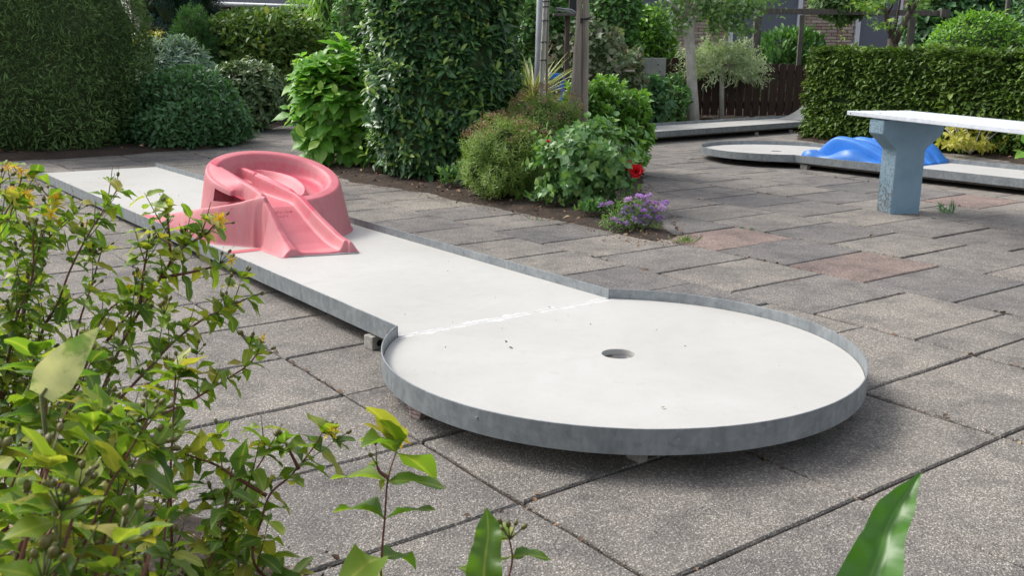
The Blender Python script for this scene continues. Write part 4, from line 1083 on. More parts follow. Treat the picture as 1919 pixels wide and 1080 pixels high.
# annexe on the left: dark boarded wall under a low grey roof with gutter, pale rendered side
AX = P(480, 5, 21.0)
shed = thing("garden_house", "dark boarded garden building with grey roof and gutter behind the left shrubs", "building", (AX[0], 21.6, 0))
def sx(px): return P(px, 20, 21.0)[0] - AX[0]
n_ = 14
for k in range(n_):
    a = sx(225) + (sx(700) - sx(225)) * k / n_; b = sx(225) + (sx(700) - sx(225)) * (k + 1) / n_
    mb = MB(); mb.box(((a + b) / 2, 0, .97), (b - a - .015, .05, 1.94)); mb.obj("board", M['wall_dark'], shed)
mb = MB(); mb.box(((sx(232) + sx(264)) / 2, -.05, .97), (sx(264) - sx(232), .04, 1.94)); mb.box(((sx(420) + sx(460)) / 2, -.05, .7), (.3, .04, 1.2)); mb.obj("pale_wall", M['wall_pale'], shed)
mb = MB(); zg = P(500, 6, 21.0)[2]; mb.add([(sx(395), -.5, zg + .02), (sx(760), -.5, zg - .06), (sx(760), 1.6, zg + .8), (sx(395), 1.6, zg + .9), (sx(395), -.5, zg - .03), (sx(760), -.5, zg - .11), (sx(760), 1.6, zg + .75), (sx(395), 1.6, zg + .85)], [(0, 1, 2, 3), (7, 6, 5, 4), (0, 4, 5, 1), (1, 5, 6, 2), (2, 6, 7, 3), (3, 7, 4, 0)]); mb.obj("roof", M['roof'], shed)
mb = MB(); mb.tube([(sx(395), -.56, zg - .02), (sx(760), -.56, zg - .10)], .05, 10); mb.tube([(sx(523), -.52, zg - .05), (sx(523), -.45, zg - .30)], .028, 8); mb.obj("gutter", M['pole'], shed, True)
mb = MB(); mb.tube([(sx(252), -.12, 2.1), (sx(243), -.12, 1.0)], .045, 8); mb.obj("downpipe", M['pole'], shed, True)

# brown picket fence
FA = P(1236, 222, 14.9); FB = P(1512, 222, 15.3)
fence = thing("picket_fence", "dark brown wooden picket fence with narrow gaps behind the variegated willow", "fence", (FA[0], FA[1], 0), math.atan2(FB[1] - FA[1], FB[0] - FA[0]))
FL = np.hypot(*(FB - FA)[:2]); n_ = 18
zt1 = P(1240, 108, 14.9)[2]; zt2 = P(1480, 117, 15.2)[2]
for k in range(n_):
    w = FL / n_; x = w * (k + .5); zt = (zt1 if k < 5 else zt2 - .02) + random.uniform(-.008, .008)
    a, b = x - w / 2 + .011, x + w / 2 - .011; z0 = .06 + random.uniform(-.01, .01)
    pts = [(a, z0), (b, z0), (b, zt - .03)] + [((a + b) / 2 + (b - a) / 2 * cos(t), zt - .03 + .03 * sin(t)) for t in (pi * .2, pi * .5, pi * .8)] + [(a, zt - .03)]
    m_ = len(pts); V = [(p_[0], -.012, p_[1]) for p_ in pts] + [(p_[0], .012, p_[1]) for p_ in pts]
    F = [tuple(range(m_)), tuple(range(2 * m_ - 1, m_ - 1, -1))] + [(i, i + m_, (i + 1) % m_ + m_, (i + 1) % m_) for i in range(m_)]
    meshobj("picket", V, F, M['fence'], fence)
for z in (.25, .72):
    mb = MB(); mb.box((FL / 2, .035, z), (FL, .04, .07)); mb.obj("rail", M['fence'], fence)
# pale concrete fence panels left of the pickets
pa = P(1196, 220, 14.8); pb = P(1243, 220, 14.8); zt = P(1220, 108, 14.8)[2]; zm = P(1220, 143, 14.8)[2]
pf = thing("concrete_panel_fence", "pale grey concrete panel with dark specks at the left end of the brown fence", "fence", (pa[0], 14.8, 0))
for z0, z1 in ((.02, zm - .006), (zm + .006, zt)):
    mb = MB(); mb.box(((pb[0] - pa[0]) / 2 - .15, 0, (z0 + z1) / 2), (pb[0] - pa[0] + .3, .05, z1 - z0)); bevel(mb.obj("panel", M['panel'], pf), .006)
mb = MB(); mb.tube([(.26, -.025, zt - .1), (.26, -.028, zt - .1)], .012, 8); mb.tube([(.29, -.025, zt - .2), (.29, -.028, zt - .2)], .01, 8); mb.obj("panel_specks", M['dark'], pf)['kind'] = 'stuff'  # small black discs set on the panel face
# old low dark shed fence seen between stake and board
# timber frame (pergola) above the hedge
fr = P(1414, 21, 15.6)
frame_ = thing("timber_frame", "grey brown timber frame of posts and a long top beam above the hedge", "garden frame", (fr[0], 15.6, 0))
def fx(px): return P(px, 60, 15.6)[0] - fr[0]
zb = P(1500, 21, 15.6)[2]
mb = MB(); mb.box(((fx(1413) + fx(1768)) / 2, 0, zb), (fx(1768) - fx(1413), .07, .085)); bevel(mb.obj("top_beam", M['greybeam'], frame_), .004)
for px, w in ((1419, .11), (1500, .065), (1708, .09)):
    mb = MB(); mb.box((fx(px), .02 if px != 1500 else -.03, (zb - .05) / 2), (w, w * .9, zb - .06)); bevel(mb.obj("post", M['greybeam'], frame_), .004)
mb = MB(); mb.box((fx(1763), -.05, zb), (.13, .12, .12)); mb.obj("beam_end", M['greybeam'], frame_)
z2 = P(1480, 129, 15.6)[2]
mb = MB(); mb.box(((fx(1452) + fx(1512)) / 2, -.08, z2), (fx(1512) - fx(1452), .05, .07)); mb.obj("low_rail", M['greybeam'], frame_)
p_ = P(1886, 30, 14.0)
t_ = thing("fence_post", "single grey timber post behind the hedge near the right edge", "post", (p_[0], 14.0, 0)); mb = MB(); mb.box((0, 0, 1.1), (.05, .05, 2.2)); mb.obj("post", M['greybeam'], t_); 
mb = MB(); mb.box((0, 0, 2.22), (.07, .07, .03)); mb.obj("post_cap", M['greybeam'], t_)

# ================================================================== MID BED: stake, young tree, pole, board table
def at(px, py, D): return P(px, py, D)
q0 = G(1092, 285); sD = 7.35
st = thing("tree_stake", "thick split grey timber stake standing in the flower bed", "stake", (at(1092, 250, sD)[0], sD, 0))
b_ = np.array([at(1092, 250, sD)[0], sD, 0])
for dx in (-.020, .022):
    mb = MB(); p0 = np.array([b_[0] + dx, sD, -.02]); p1 = at(1092 + dx * 240, -60, sD) + [dx * .2, 0, 0]
    mb.tube([p0, p0 + (p1 - p0) * .3, p0 + (p1 - p0) * .6, p1], [.025, .024, .025, .021], 7, .06); mb.obj("half_round", M['timber'], st, False, b_)
mb = MB(); c_ = at(1091, 34, sD)
mb.tube([c_ + [.052 * cos(t), .04 * sin(t), .006 * sin(t)] for t in np.linspace(0, 2 * pi, 14)], .007, 6)
mb.tube([c_ + [0, -.045, -.02], c_ + [-.02, -.055, -.03], c_ + [-.03, -.04, -.01]], .012, 6); mb.tube([c_ + [.03, -.03, 0], c_ + [.075, -.03, .012]], .004, 6)
mb.obj("rubber_tie", M['dark'], st, True, b_)
mb = MB(); mb.tube([c_ + [-.03, 0, .02], c_ + [-.1, .03, .05], c_ + [-.2, .06, .06], c_ + [-.19, .05, .075], c_ + [-.08, .0, .06], c_ + [-.03, -.02, .03]], .007, 6); mb.obj("grey_strap", M['pole'], st, True, b_)
lb = at(1066, 262, 7.2); ls = thing("thin_stake", "thin pale wooden stake leaning against the thick grey stake", "stake", (lb[0] - .02, 7.2, 0))
mb = MB(); b2_ = np.array([lb[0] - .02, 7.2, 0]); mb.tube([b2_ + [0, 0, -.02], lb, at(1075, 150, 7.25), at(1089, -40, 7.3)], [.018, .017, .018, .016], 7, .05); mb.obj("pole", M['timber'], ls, False, b2_)
mb = MB(); mb.tube([at(1069, 226, 7.2) + [-.002, -.017, 0], at(1068, 216, 7.2) + [-.002, -.017, 0]], .006, 5); mb.obj("pale_tag", M['frame'], ls, True, b2_)
yb = at(1017, 262, 8.4); yt = thing("young_tree", "young thin trunk tied to a narrow stake beside the yucca", "tree", (yb[0], 8.4, 0)); yb0 = np.array([yb[0], 8.4, 0])
mb = MB(); mb.tube([yb0 + [0, 0, -.02], at(1014, 200, 8.4), at(1016, 120, 8.4), at(1020, 60, 8.4), at(1023, -20, 8.4), at(1026, -120, 8.4)], [.022, .021, .021, .02, .018, .014], 8, .12); mb.obj("trunk", M['bark'], yt, True, yb0)
mb = MB(); mb.tube([yb0 + [.035, .03, -.02], at(1024, 120, 8.43), at(1030, -120, 8.43)], [.014, .014, .013], 6); mb.obj("thin_cane", M['timber'], yt, False, yb0)
for py in (2, 12, 38, 78, 112):
    mb = MB(); c_ = at(1019 + (60 - py) * .05, py, 8.4); mb.tube([c_ + [.03 * cos(t) + .008, .03 * sin(t), 0] for t in np.linspace(0, 2 * pi, 10)], .004, 5); mb.obj("tie", M['dark'], yt, True, yb0)
pb_ = at(1006, 130, 10.5); po = thing("grey_metal_pole", "plain grey metal pole standing behind the yucca", "pole", (pb_[0], 10.5, 0)); pb0 = np.array([pb_[0], 10.5, 0])
mb = MB(); mb.tube([(0, 0, -.02), (.02, 0, .9), (.05, 0, 3.2)], .042, 16); mb.obj("shaft", M['pole'], po, True)
mb = MB(); mb.tube([(0, 0, .0), (0, 0, .05)], .06, 16); mb.obj("collar", M['pole'], po, True)
# board table on brown planks
tb = at(1128, 170, 12.2); tt_ = thing("plank_table", "narrow pale board on a brown plank stand, half hidden by purple leaves", "table", (tb[0], 12.2, 0))
zt = P(1140, 131, 12.2)[2]
mb = MB(); mb.box((.05, 0, zt), (.64, .40, .022)); mb.obj("board_top", M['wall_pale'], tt_)
for dx in (-.055, .045): mb = MB(); mb.box((dx, 0, (zt - .02) / 2), (.085, .05, zt - .03)); mb.obj("plank", M['wall_dark'], tt_)
bb = at(1063, 60, 11.2); bt = thing("dark_bird_table", "dark box with a flat tray on a post, behind the thick stake", "bird table", (bb[0], 11.2, 0))
zb_ = P(1063, 12, 11.2)[2]; 
mb = MB(); mb.tube([(0, 0, -.02), (0, 0, zb_ - .1)], .028, 8); mb.obj("post", M['wall_dark'], bt)
mb = MB(); mb.box((.08, 0, zb_ + .02), (.13, .16, .17)); mb.obj("box", M['dark'], bt)
mb = MB(); mb.box((.0, 0, zb_ - .085), (.32, .26, .025)); mb.obj("tray", M['greybeam'], bt)
# blue garden things under the yucca
q = at(987, 200, 8.9); bo = thing("blue_bottle", "blue plastic bottle with white top beside the yucca", "bottle", (q[0], 8.9, 0)); zq = P(987, 205, 8.9)[2]
mb = MB(); mb.tube([(0, 0, zq - .16), (0, 0, zq + .02), (0, 0, zq + .04)], [.030, .030, .022], 14); mb.obj("body", M['blue'], bo, True)
mb = MB(); mb.tube([(0, 0, zq + .041), (0, 0, zq + .062)], .014, 10); mb.obj("cap", M['frame'], bo, True)
mb = MB(); mb.box((0, 0, (zq - .165) / 2), (.09, .09, zq - .167)); mb.obj("stone_foot", M['panel'], bo)
q = at(1036, 185, 9.6); bc = thing("blue_plastic_chair", "small blue plastic slatted chair behind the yucca", "chair", (q[0], 9.6, 0))
for py in (142, 164):
    z = P(1036, py, 9.6)[2]; mb = MB(); mb.box((0, 0, z), (.22, .03, .05)); bevel(mb.obj("back_slat", M['blue'], bc), .006)
z = P(1036, 190, 9.6)[2]; mb = MB(); mb.box((-.02, -.12, z), (.24, .26, .04)); bevel(mb.obj("seat", M['blue'], bc), .008)
for dx in (-.11, .09):
    mb = MB(); mb.box((dx, 0, .35), (.03, .028, .70)); mb.obj("leg", M['blue'], bc); mb = MB(); mb.box((dx, -.22, z / 2 - .01), (.03, .028, z - .02)); mb.obj("leg", M['blue'], bc)

# ================================================================== SHRUBS AND TREES
def fpx(x0, x1, D): return P((x0 + x1) / 2, 200, D)[0], (P(x1, 200, D)[0] - P(x0, 200, D)[0]) / 2
# -- left thuja: tall rounded clipped bush, denser fan sprays
cx_, rx_ = fpx(-175, 262, 9.75)
bush("clipped_thuja", "tall broad clipped thuja at the left edge beyond the lane", "bush", (cx_, 9.78, .85), (rx_ * 1.02, 1.2, 1.62), L['thuja'], 'lance', .050, 36000, power=2.35, stray=.03, out=.7, up=.12, side=.9, face=.3, jit=.045, lump=.045, lumps=8, back=.03, seed=3.1)
# -- low dark green spreading shrub
cx_, rx_ = fpx(238, 452, 10.1)
bush("spreading_shrub", "low spreading dark green shrub beside the clipped thuja", "bush", (cx_, 10.2, .16), (rx_, .8, .58), L['low'], 'small', .052, 6500, power=2.1, out=.5, up=.35, side=.8, jit=.06, lump=.10, lumps=4, back=.1, seed=8)
# -- grey green long leaved shrub
cx_, rx_ = fpx(250, 400, 11.2)
shoots_bush("grey_leaved_shrub", "grey green shrub with long narrow leaves above the low spreading shrub", "bush", (cx_, 11.3, .45), (rx_, .6, .62), L['silver'], 'lance', .13, 420, pairs=4, step=.022, parts=260, up=.5, spread=.8, droop=-.1, back=.1)
# -- dark conifer with bare trunk
cx_, rx_ = fpx(258, 420, 14.5)
r_ = bush("dark_conifer", "dark blue green conifer with a bare lower trunk behind the left shrubs", "tree", (cx_, 14.6, 2.05), (rx_ * 1.02, .8, .95), L['conifer'], 'spray', .10, 5200, power=2.0, out=.8, up=-.1, side=.5, jit=.25, lump=.28, lumps=6, back=.2, seed=5)
mb = MB(); mb.tube([(-.02, 0, 0), (0, .02, .8), (.03, 0, 1.5)], [.1, .09, .08], 9, .08); mb.obj("trunk", M['darkbark'], r_, True)
cx_, rx_ = fpx(330, 412, 13.2)
bush("feathery_conifer", "small feathery green conifer below the dark conifer", "bush", (cx_, 13.2, .72), (rx_, .42, .72), L['feather'], 'spray', .085, 2600, power=2.0, out=.6, up=.5, side=.5, jit=.16, lump=.22, lumps=4, back=.1)
cx_, rx_ = fpx(262, 318, 15.5)
bush("golden_shrub", "yellow green shrub glimpsed under the dark conifer", "bush", (cx_ + .1, 15.5, .65), (rx_ * 1.8, .4, .58), L['yellowleaf'], 'oval', .06, 900, power=2.1, back=.1)
# -- rounded clipped shrub with yellow tinge
cx_, rx_ = fpx(396, 600, 13.8)
zt = P(500, 24, 13.8)[2]; zb = P(500, 150, 13.8)[2]
bush("rounded_clipped_shrub", "large rounded clipped shrub with yellowing leaf tips, left of the drooping light green shrub", "bush", (cx_, 13.9, (zt + zb) / 2), (rx_, .75, (zt - zb) / 2 + .03), L['clipped'], 'oval', .078, 5200, power=2.6, out=.5, up=.25, side=.7, jit=.05, lump=.06, lumps=3, back=.1, stems=5)
# -- low rhododendron under it
cx_, rx_ = fpx(385, 535, 11.9)
shoots_bush("low_rhododendron", "low open rhododendron with some yellowed leaves in front of the rounded clipped shrub", "bush", (cx_, 12.0, .42), (rx_, .5, .40), L['rhodo'], 'laurel', .105, 430, pairs=3, step=.014, parts=240, up=.5, spread=.9, jit=.12, back=.15, inner_sc=.7)
mb = MB()
for k in range(9):
    a = random.uniform(0, 2 * pi); mb.tube([(cx_, 12.0, 0), (cx_ + .14 * cos(a), 12 + .1 * sin(a), .22), (cx_ + .3 * cos(a), 12 + .25 * sin(a), .5)], [.012, .009, .006], 5)
# -- drooping light green shrub
cx_, rx_ = fpx(588, 692, 14.8)
bush("drooping_light_shrub", "bright light green drooping shrub behind the hydrangea", "bush", (cx_, 14.8, 1.4), (rx_, .5, .78), L['willowy'], 'lance', .12, 2600, power=2.1, out=.35, up=-.75, side=.5, jit=.18, lump=.2, lumps=4, back=.2, inner=True)
cx_, rx_ = fpx(540, 625, 16.5)
bush("loose_light_shrub", "loose yellow green shrub against the garden building roof", "bush", (cx_, 16.5, 1.5), (rx_, .45, .52), L['willowy'], 'lance', .10, 1100, power=2.1, out=.4, up=-.2, side=.8, jit=.3, lump=.2, inner=False, stems=4, back=.5)
cx_, rx_ = fpx(628, 745, 13.0)
bush("grey_green_round_shrub", "grey green round shrub between the drooping shrub and the glossy laurel", "bush", (cx_, 13.1, 1.0), (rx_, .5, .85), L['backgreen'], 'oval', .07, 2300, power=2.3, jit=.1, lump=.1, back=.15)
# -- hydrangea
cx_, rx_ = fpx(545, 735, 8.35)
hyd = shoots_bush("hydrangea", "bright green large leaved hydrangea left of the dark laurel", "bush", (cx_, 8.4, .50), (rx_, .42, .49), L['hydrangea'], 'hyd', .175, 185, pairs=3, step=.04, parts=300, up=1.1, spread=1.1, droop=.02, jit=.14, tipscale=.5, back=.15, tipmat=L['hydtip'], lump=.2, lumps=4, inner_sc=.62, power=2.1, seed=4)
# -- glossy laurel column
cx_, rx_ = fpx(694, 962, 7.75)
shoots_bush("glossy_laurel", "tall dark glossy laurel bush in the middle of the flower bed", "bush", (cx_, 7.75, 1.0), (rx_ * 1.05, .6, 1.5), L['laurel'], 'laurel', .098, 2000, pairs=4, step=.026, parts=300, up=.75, spread=.85, droop=.12, jit=.05, tipscale=.65, back=.05, tipmat=L['laureltip'], lump=.08, lumps=5, power=2.3, base_z=.03, alternate=False, inner_sc=.9, seed=6)
# -- spirea / sedum with brownish heads
def flat_heads(root, base, pts, rad, mat, n=26, size=.012):
    pts = np.array(pts); q = np.repeat(pts, n, 0); m = len(q); r = rng.random(m) ** .5 * rad; a = rng.random(m) * 2 * pi
    q = q + np.stack([r * np.cos(a), r * np.sin(a), .012 * rng.normal(size=m) - r * r * 2], -1)
    lv = Leaves(); lv.add(q, orient(np.tile([0, 0, 1.0], (m, 1)), .3, .4, 1, .6), size, 'small'); V, R, sc, t = lv.cat(); Vs, Fs = S['small']
    W = np.einsum('nij,kj->nki', R * sc[:, None, None], Vs) + V[:, None, :] - base
    o = meshobj("flower_heads", W.reshape(-1, 3), (Fs[None] + (np.arange(m) * len(Vs))[:, None, None]).reshape(-1, 3), mat, root, False, attr=np.repeat(rng.random(m), len(Vs))); o['kind'] = 'stuff'
M['tanhead'] = leaf_mat("faded_pink_brown_flowerhead", [(0, (.20, .13, .07)), (.6, (.34, .22, .12)), (1, (.44, .30, .20))], .8, .1, 0)
def fine_shrub(name, label, x0, x1, D, ztop, n, heads, mat, leaf=.034, ry=.35, seed=1, shape='lance', powr=2.2):
    cx_, rx_ = fpx(x0, x1, D); base = np.array([cx_, D, 0.03])
    r_ = shoots_bush(name, label, "bush", (cx_, D, ztop * .46), (rx_, ry, ztop * .54), mat, shape, leaf, n, pairs=5, step=.016, parts=0, up=.9, spread=.8, jit=.12, back=.15, lump=.22, lumps=5, inner_sc=.74, power=powr, base_z=.03, seed=seed)
    if heads:
        pts, nn = shell((cx_, D, ztop * .48), (rx_ * 1.0, ry, ztop * .55), heads, powr, .02, .12, 4, ztop * .74, .2, seed)
        flat_heads(r_, base, pts + nn * .02, .032, M['tanhead'], 22, .012)
    mb = MB()
    for k in range(14):
        a = random.uniform(0, 2 * pi); e = (cx_ + cos(a) * rx_ * .6, D + sin(a) * ry * .6, ztop * .55); mb.tube([(cx_ + cos(a) * rx_ * .25, D + sin(a) * ry * .25, .0), e], [.006, .004], 5)
    o = mb.obj("stems", M['darkbark'], r_, True, base); o['kind'] = 'stuff'
    return r_
fine_shrub("fine_leaved_shrub", "fine leaved green shrub with faded flower heads, right of the laurel's foot", 868, 1030, 6.5, .54, 1250, 80, L['spirea'], .036, .33, 2)
fine_shrub("fine_leaved_shrub", "yellower fine leaved shrub with brown heads behind the thin leaning stake", 940, 1105, 7.15, .68, 1500, 140, L['spirea'], .034, .33, 9)
cx_, rx_ = fpx(1050, 1218, 7.9)
shoots_bush("leafy_green_shrub", "bright leafy shrub directly behind the thick stake", "bush", (cx_, 7.95, .36), (rx_, .40, .40), L['euonymus'], 'oval', .068, 700, pairs=4, step=.018, parts=300, up=.9, spread=.7, jit=.1, back=.1, lump=.2, lumps=5, base_z=.03, seed=12)
# -- rose bush
cx_, rx_ = fpx(1008, 1196, 6.15); RB0 = np.array([cx_ + .0, 6.15, .03])
rose = shoots_bush("rose_bush", "rose bush with open red blooms at its right side in front of the stakes", "bush", (cx_, 6.08, .30), (rx_ * 1.08, .30, .30), L['rose'], 'round', .060, 250, pairs=3, step=.040, parts=300, up=.3, spread=1.0, droop=.1, jit=.26, tipscale=.75, back=.4, lump=.34, lumps=6, inner=False, base_z=.03, seed=21)
RBx = np.array([cx_, 6.15, .03])
for k in range(11):
    a = 2 * pi * k / 11 + random.uniform(-.3, .3); mb = MB(); e = RBx + [cos(a) * rx_ * .85, sin(a) * .22, random.uniform(.3, .5)]
    mb.tube([RBx + [random.uniform(-.03, .03), random.uniform(-.03, .03), -.03], RBx + [cos(a) * .09, sin(a) * .07, .13], (RBx + e) / 2 + [0, 0, .06], e], [.009, .007, .005, .003], 6); mb.obj("stem", M['darkbark'], rose, True, RBx)
# second layer inside the rose so it reads full
lv = Leaves(); pts, nn = shell((cx_, 6.2, .33), (rx_ * .75, .2, .22), 300, 2.2, .3, .15, 4, .08, .4, 30); lv.add(pts, orient(nn, .5, .2, .8, .5), .045, 'round'); emit(lv, L['rose'], rose, RBx, 0)
def rose_bloom(center, r, root, base, face):
    face = unit(np.array(face, float)); t1 = unit(np.cross(face, [0, 0, 1.0])); t2 = np.cross(face, t1)
    for ringk, (n_, tilt, rr_) in enumerate(((6, .25, 1.0), (6, .6, .85), (5, 1.0, .6), (4, 1.35, .35))):
        for k in range(n_):
            a = 2 * pi * k / n_ + ringk * .5 + random.uniform(-.15, .15); e = t1 * cos(a) + t2 * sin(a)
            Y = unit(e * cos(tilt) + face * sin(tilt)); Z = unit(face * cos(tilt) - e * sin(tilt)) 
            R = frames(Y[None], Z[None])[0]; V, F = S['round']
            V2 = V.copy(); V2[:, 0] *= 1.35; V2[:, 2] += -.9 * (V[:, 0] ** 2) * 0 + .35 * V[:, 1] ** 2
            W = (R @ (V2 * r * rr_).T).T + np.array(center) - base
            meshobj("petal", W, F, M['red'], root, True)
rose_bloom(at(1190, 319, 5.9), .056, rose, RBx, (-.2, -.9, .35)); rose_bloom(at(1174, 308, 5.98), .042, rose, RBx, (-.5, -.8, .5))
rose_bloom(at(1027, 264, 5.95), .02, rose, RBx, (0, -.3, .9))
mb = MB(); mb.tube([RBx + [rx_ * .6, -.02, .25], at(1172, 340, 6.05), at(1190, 322, 6.03)], .003, 5); mb.obj("stem", M['greenstem'], rose, True, RBx)
# -- purple flowers
cx_, rx_ = fpx(1132, 1250, 5.35); VB = np.array([cx_, 5.35, .0])
vb = thing("purple_flower_clump", "low clump of small purple flowers at the tip of the flower bed", "flowers", VB)
lv = Leaves(); pts, nn = shell((cx_, 5.35, .05), (rx_, .12, .11), 900, 2.2, .35, .2, 6, .01, .6, 3); lv.add(pts, orient(nn, .5, .5, .7, .5), .030, 'lance'); emit(lv, L['verbena'], vb, VB, 0)
fl_px = [(1143, 384), (1150, 412), (1167, 402), (1175, 394), (1183, 400), (1196, 369), (1204, 372), (1187, 412), (1196, 406), (1205, 398), (1213, 408), (1220, 392), (1228, 384), (1214, 380), (1222, 400), (1232, 398), (1246, 382), (1210, 418), (1196, 420), (1172, 420), (1160, 415), (1190, 388), (1179, 376), (1206, 388), (1236, 410), (1226, 414), (1128, 386), (1200, 410), (1240, 390), (1216, 368)]
V0, F0 = [], []
fm = {}
for v in range(3):
    VV_, FF_, k = [], [], 0
    for q in range(34):
        a = random.uniform(0, 2 * pi); el = random.uniform(-.3, 1.3); rr_ = .010 * random.uniform(.5, 1.1); Y = unit(np.array([cos(a) * cos(el), sin(a) * cos(el), sin(el)])); R = frames(Y[None], np.array([[0, 0, 1.0]]) + .3 * rng.normal(size=(1, 3)))[0]
        Vp, Fp = S['small']; VV_.append((R @ (Vp * .014).T).T + Y * rr_ * .8 + [0, 0, .0]); FF_.append(Fp + k); k += len(Vp)
    me = bpy.data.meshes.new("flower_head"); me.from_pydata(np.concatenate(VV_).tolist(), [], np.concatenate(FF_).tolist()); me.materials.append(M['purple']); fm[v] = me
for i, (x, y) in enumerate(fl_px):
    p = at(x, y, 5.35 - .1 * ((y - 365) / 60) + random.uniform(-.04, .04)); o = link(bpy.data.objects.new("flower_head", fm[i % 3])); o.parent = vb; o.location = p - VB; s_ = random.uniform(1.3, 1.8); o.scale = (s_, s_, s_ * .8); o.rotation_euler = (random.uniform(-.4, .4), random.uniform(-.4, .4), random.uniform(0, 6))
    mb = MB(); g_ = VB + [(p[0] - VB[0]) * .5, (p[1] - VB[1]) * .4, 0.01]; mb.tube([g_, (g_ + p) / 2 + [0, 0, .02], p], .0022, 5); mb.obj("stalk", M['greenstem'], vb, True, VB)
# small weeds
def tuft(px, py, n, h, label, mat=None):
    b = G(px, py); r_ = thing("grass_tuft", label, "grass tuft", b); lv = Leaves(); Y = rng.normal(size=(n, 3)); Y[:, 2] = np.abs(Y[:, 2]) + .7
    lv.add(b + rng.normal(size=(n, 3)) * [.025, .02, 0], frames(Y, np.array([0, -1.0, .5]) + .3 * rng.normal(size=(n, 3))), h * (1 + .3 * rng.normal(size=n)), 'thin'); emit(lv, mat or L['grass'], r_, b, 0, stuffname="blades")
tuft(1776, 400, 34, .075, "small green weed growing between slabs right of the bench leg", L['low'])
tuft(1283, 454, 60, .04, "tuft of yellowish grass at the tip of the flower bed")
tuft(1010, 414, 16, .03, "tiny weed seedling at the front of the flower bed", L['low'])
# -- a few low plants that close the gap at the feet of the taller shrubs
for (px, D, w, h, lab) in ((862, 6.95, .15, .16, "low green seedling growth between the laurel and the fine leaved shrub"), (1040, 6.1, .16, .15, "low leafy growth between the fine leaved shrub and the rose bush"), (1118, 5.7, .10, .09, "small leafy growth behind the purple flowers at the rose's foot")):
    x_ = P(px, 300, D)[0]
    bush("low_bed_plant", lab, "plant", (x_, D, h * .5), (w, w * .8, h * .6), L['rose'], 'oval', .036, 260, power=2, up=.5, jit=.3, lump=.3, inner=False, base_z=.03)
# -- yucca
yb = at(1000, 195, 9.0); YB = np.array([yb[0] - .02, 9.0, .0]); yu = thing("variegated_yucca", "spiky yucca with cream edged blades right of the laurel", "plant", YB)
mb = MB(); mb.tube([(0, 0, -.02), (0, 0, .50)], [.06, .05], 10, .1); mb.obj("trunk", M['darkbark'], yu, True)
def blade(l, w):
    V = []; F = []; E_ = []; n = 6
    for i in range(n + 1):
        t = i / n; ww = w * (1 - t ** 1.6) * (.6 + .4 * min(1, t * 5)); y = l * t; z = -.10 * l * t * t
        V += [(-ww, y, z + ww * .5), (-ww * .55, y, z + .2 * ww), (0, y, z), (ww * .55, y, z + .2 * ww), (ww, y, z + ww * .5)]
    Fi = []; Fe = []
    for i in range(n):
        for k in range(4):
            f = (5 * i + k, 5 * i + k + 1, 5 * i + 6 + k, 5 * i + 5 + k); (Fe if k in (0, 3) else Fi).append(f)
    me = bpy.data.meshes.new("blade"); me.from_pydata(V, [], Fi + Fe); me.materials.append(L['yucca']); me.materials.append(L['yuccaedge'])
    for p_ in me.polygons: p_.material_index = 0 if p_.index < len(Fi) else 1
    me.polygons.foreach_set("use_smooth", np.ones(len(me.polygons), dtype=bool)); return me
bms = [blade(.48, .024), blade(.42, .022), blade(.54, .026)]
for k in range(95):
    a = random.uniform(0, 2 * pi); el = random.choice((random.uniform(-.25, 1.35), random.uniform(.0, 1.0))); Y = np.array([cos(a) * cos(el), sin(a) * cos(el), sin(el)]); R = frames(Y[None], np.array([[-Y[0] * .5, -Y[1] * .5, 1.2]]))[0]
    o = link(bpy.data.objects.new("blade", bms[k % 3])); o.parent = yu; m = np.eye(4); m[:3, :3] = R; m[:3, 3] = np.array([0, 0, .52]) + Y * .03; o.matrix_basis = Matrix(m.tolist())
# -- shrubs in the middle background
def simple(name, label, x0, x1, ytop, ybot, D, mat, shape, size, n, cat="bush", **k):
    cx_, rx_ = fpx(x0, x1, D); zt = P((x0 + x1) / 2, ytop, D)[2]; zb = max(.02, P((x0 + x1) / 2, ybot, D)[2]) if ybot else .02
    return bush(name, label, cat, (cx_, D, (zt + zb) / 2), (rx_, k.pop('ry', .45), (zt - zb) / 2), mat, shape, size, n, **k)
simple("tall_green_shrub", "tall mid green shrub behind the grey pole", 955, 1062, -60, None, 12.6, L['backgreen'], 'oval', .07, 3300, power=2.6, jit=.1, lump=.12, back=.1)
simple("tall_green_shrub", "tall green shrub behind and right of the thick stake", 1085, 1190, -60, None, 14.6, L['backgreen'], 'oval', .075, 2900, power=2.6, jit=.1, lump=.12, back=.1)
simple("bright_round_shrub", "bright green rounded shrub in front of the grey blind", 1138, 1258, 18, None, 16.4, L['euonymus'], 'oval', .085, 3400, power=2.5, jit=.06, lump=.08, back=.1)
simple("purple_leaved_shrub", "loose shrub with purple tinged leaves behind the thick stake", 1022, 1168, 35, None, 12.2, L['purpleleaf'], 'round', .07, 2900, power=2.2, jit=.2, lump=.2, lumps=5, back=.2, stems=3)
simple("purple_leaved_shrub", "lower purple green shrub in front of the pale concrete panel", 1125, 1206, 88, None, 12.9, L['purpleleaf'], 'round', .065, 1700, power=2.2, jit=.18, lump=.2, lumps=5, back=.2)
simple("leafy_perennial", "dark leafy perennial at the left of the tree's foot", 1178, 1250, 148, None, 13.2, L['low'], 'broad', .11, 520, power=2.1, jit=.15, lump=.15, back=.2)
simple("leafy_perennial", "fine leaved green perennial at the foot of the tree", 1228, 1288, 146, None, 13.9, L['backgreen'], 'oval', .065, 1300, power=2.1, jit=.2, lump=.22, back=.2)
simple("laurel_hedge", "upright green laurel hedge behind the picket fence", 1418, 1530, 66, None, 17.0, L['backgreen'], 'laurel', .12, 2400, cat="hedge", power=3.5, out=.5, up=.9, side=.4, jit=.05, back=.1, ry=.5)
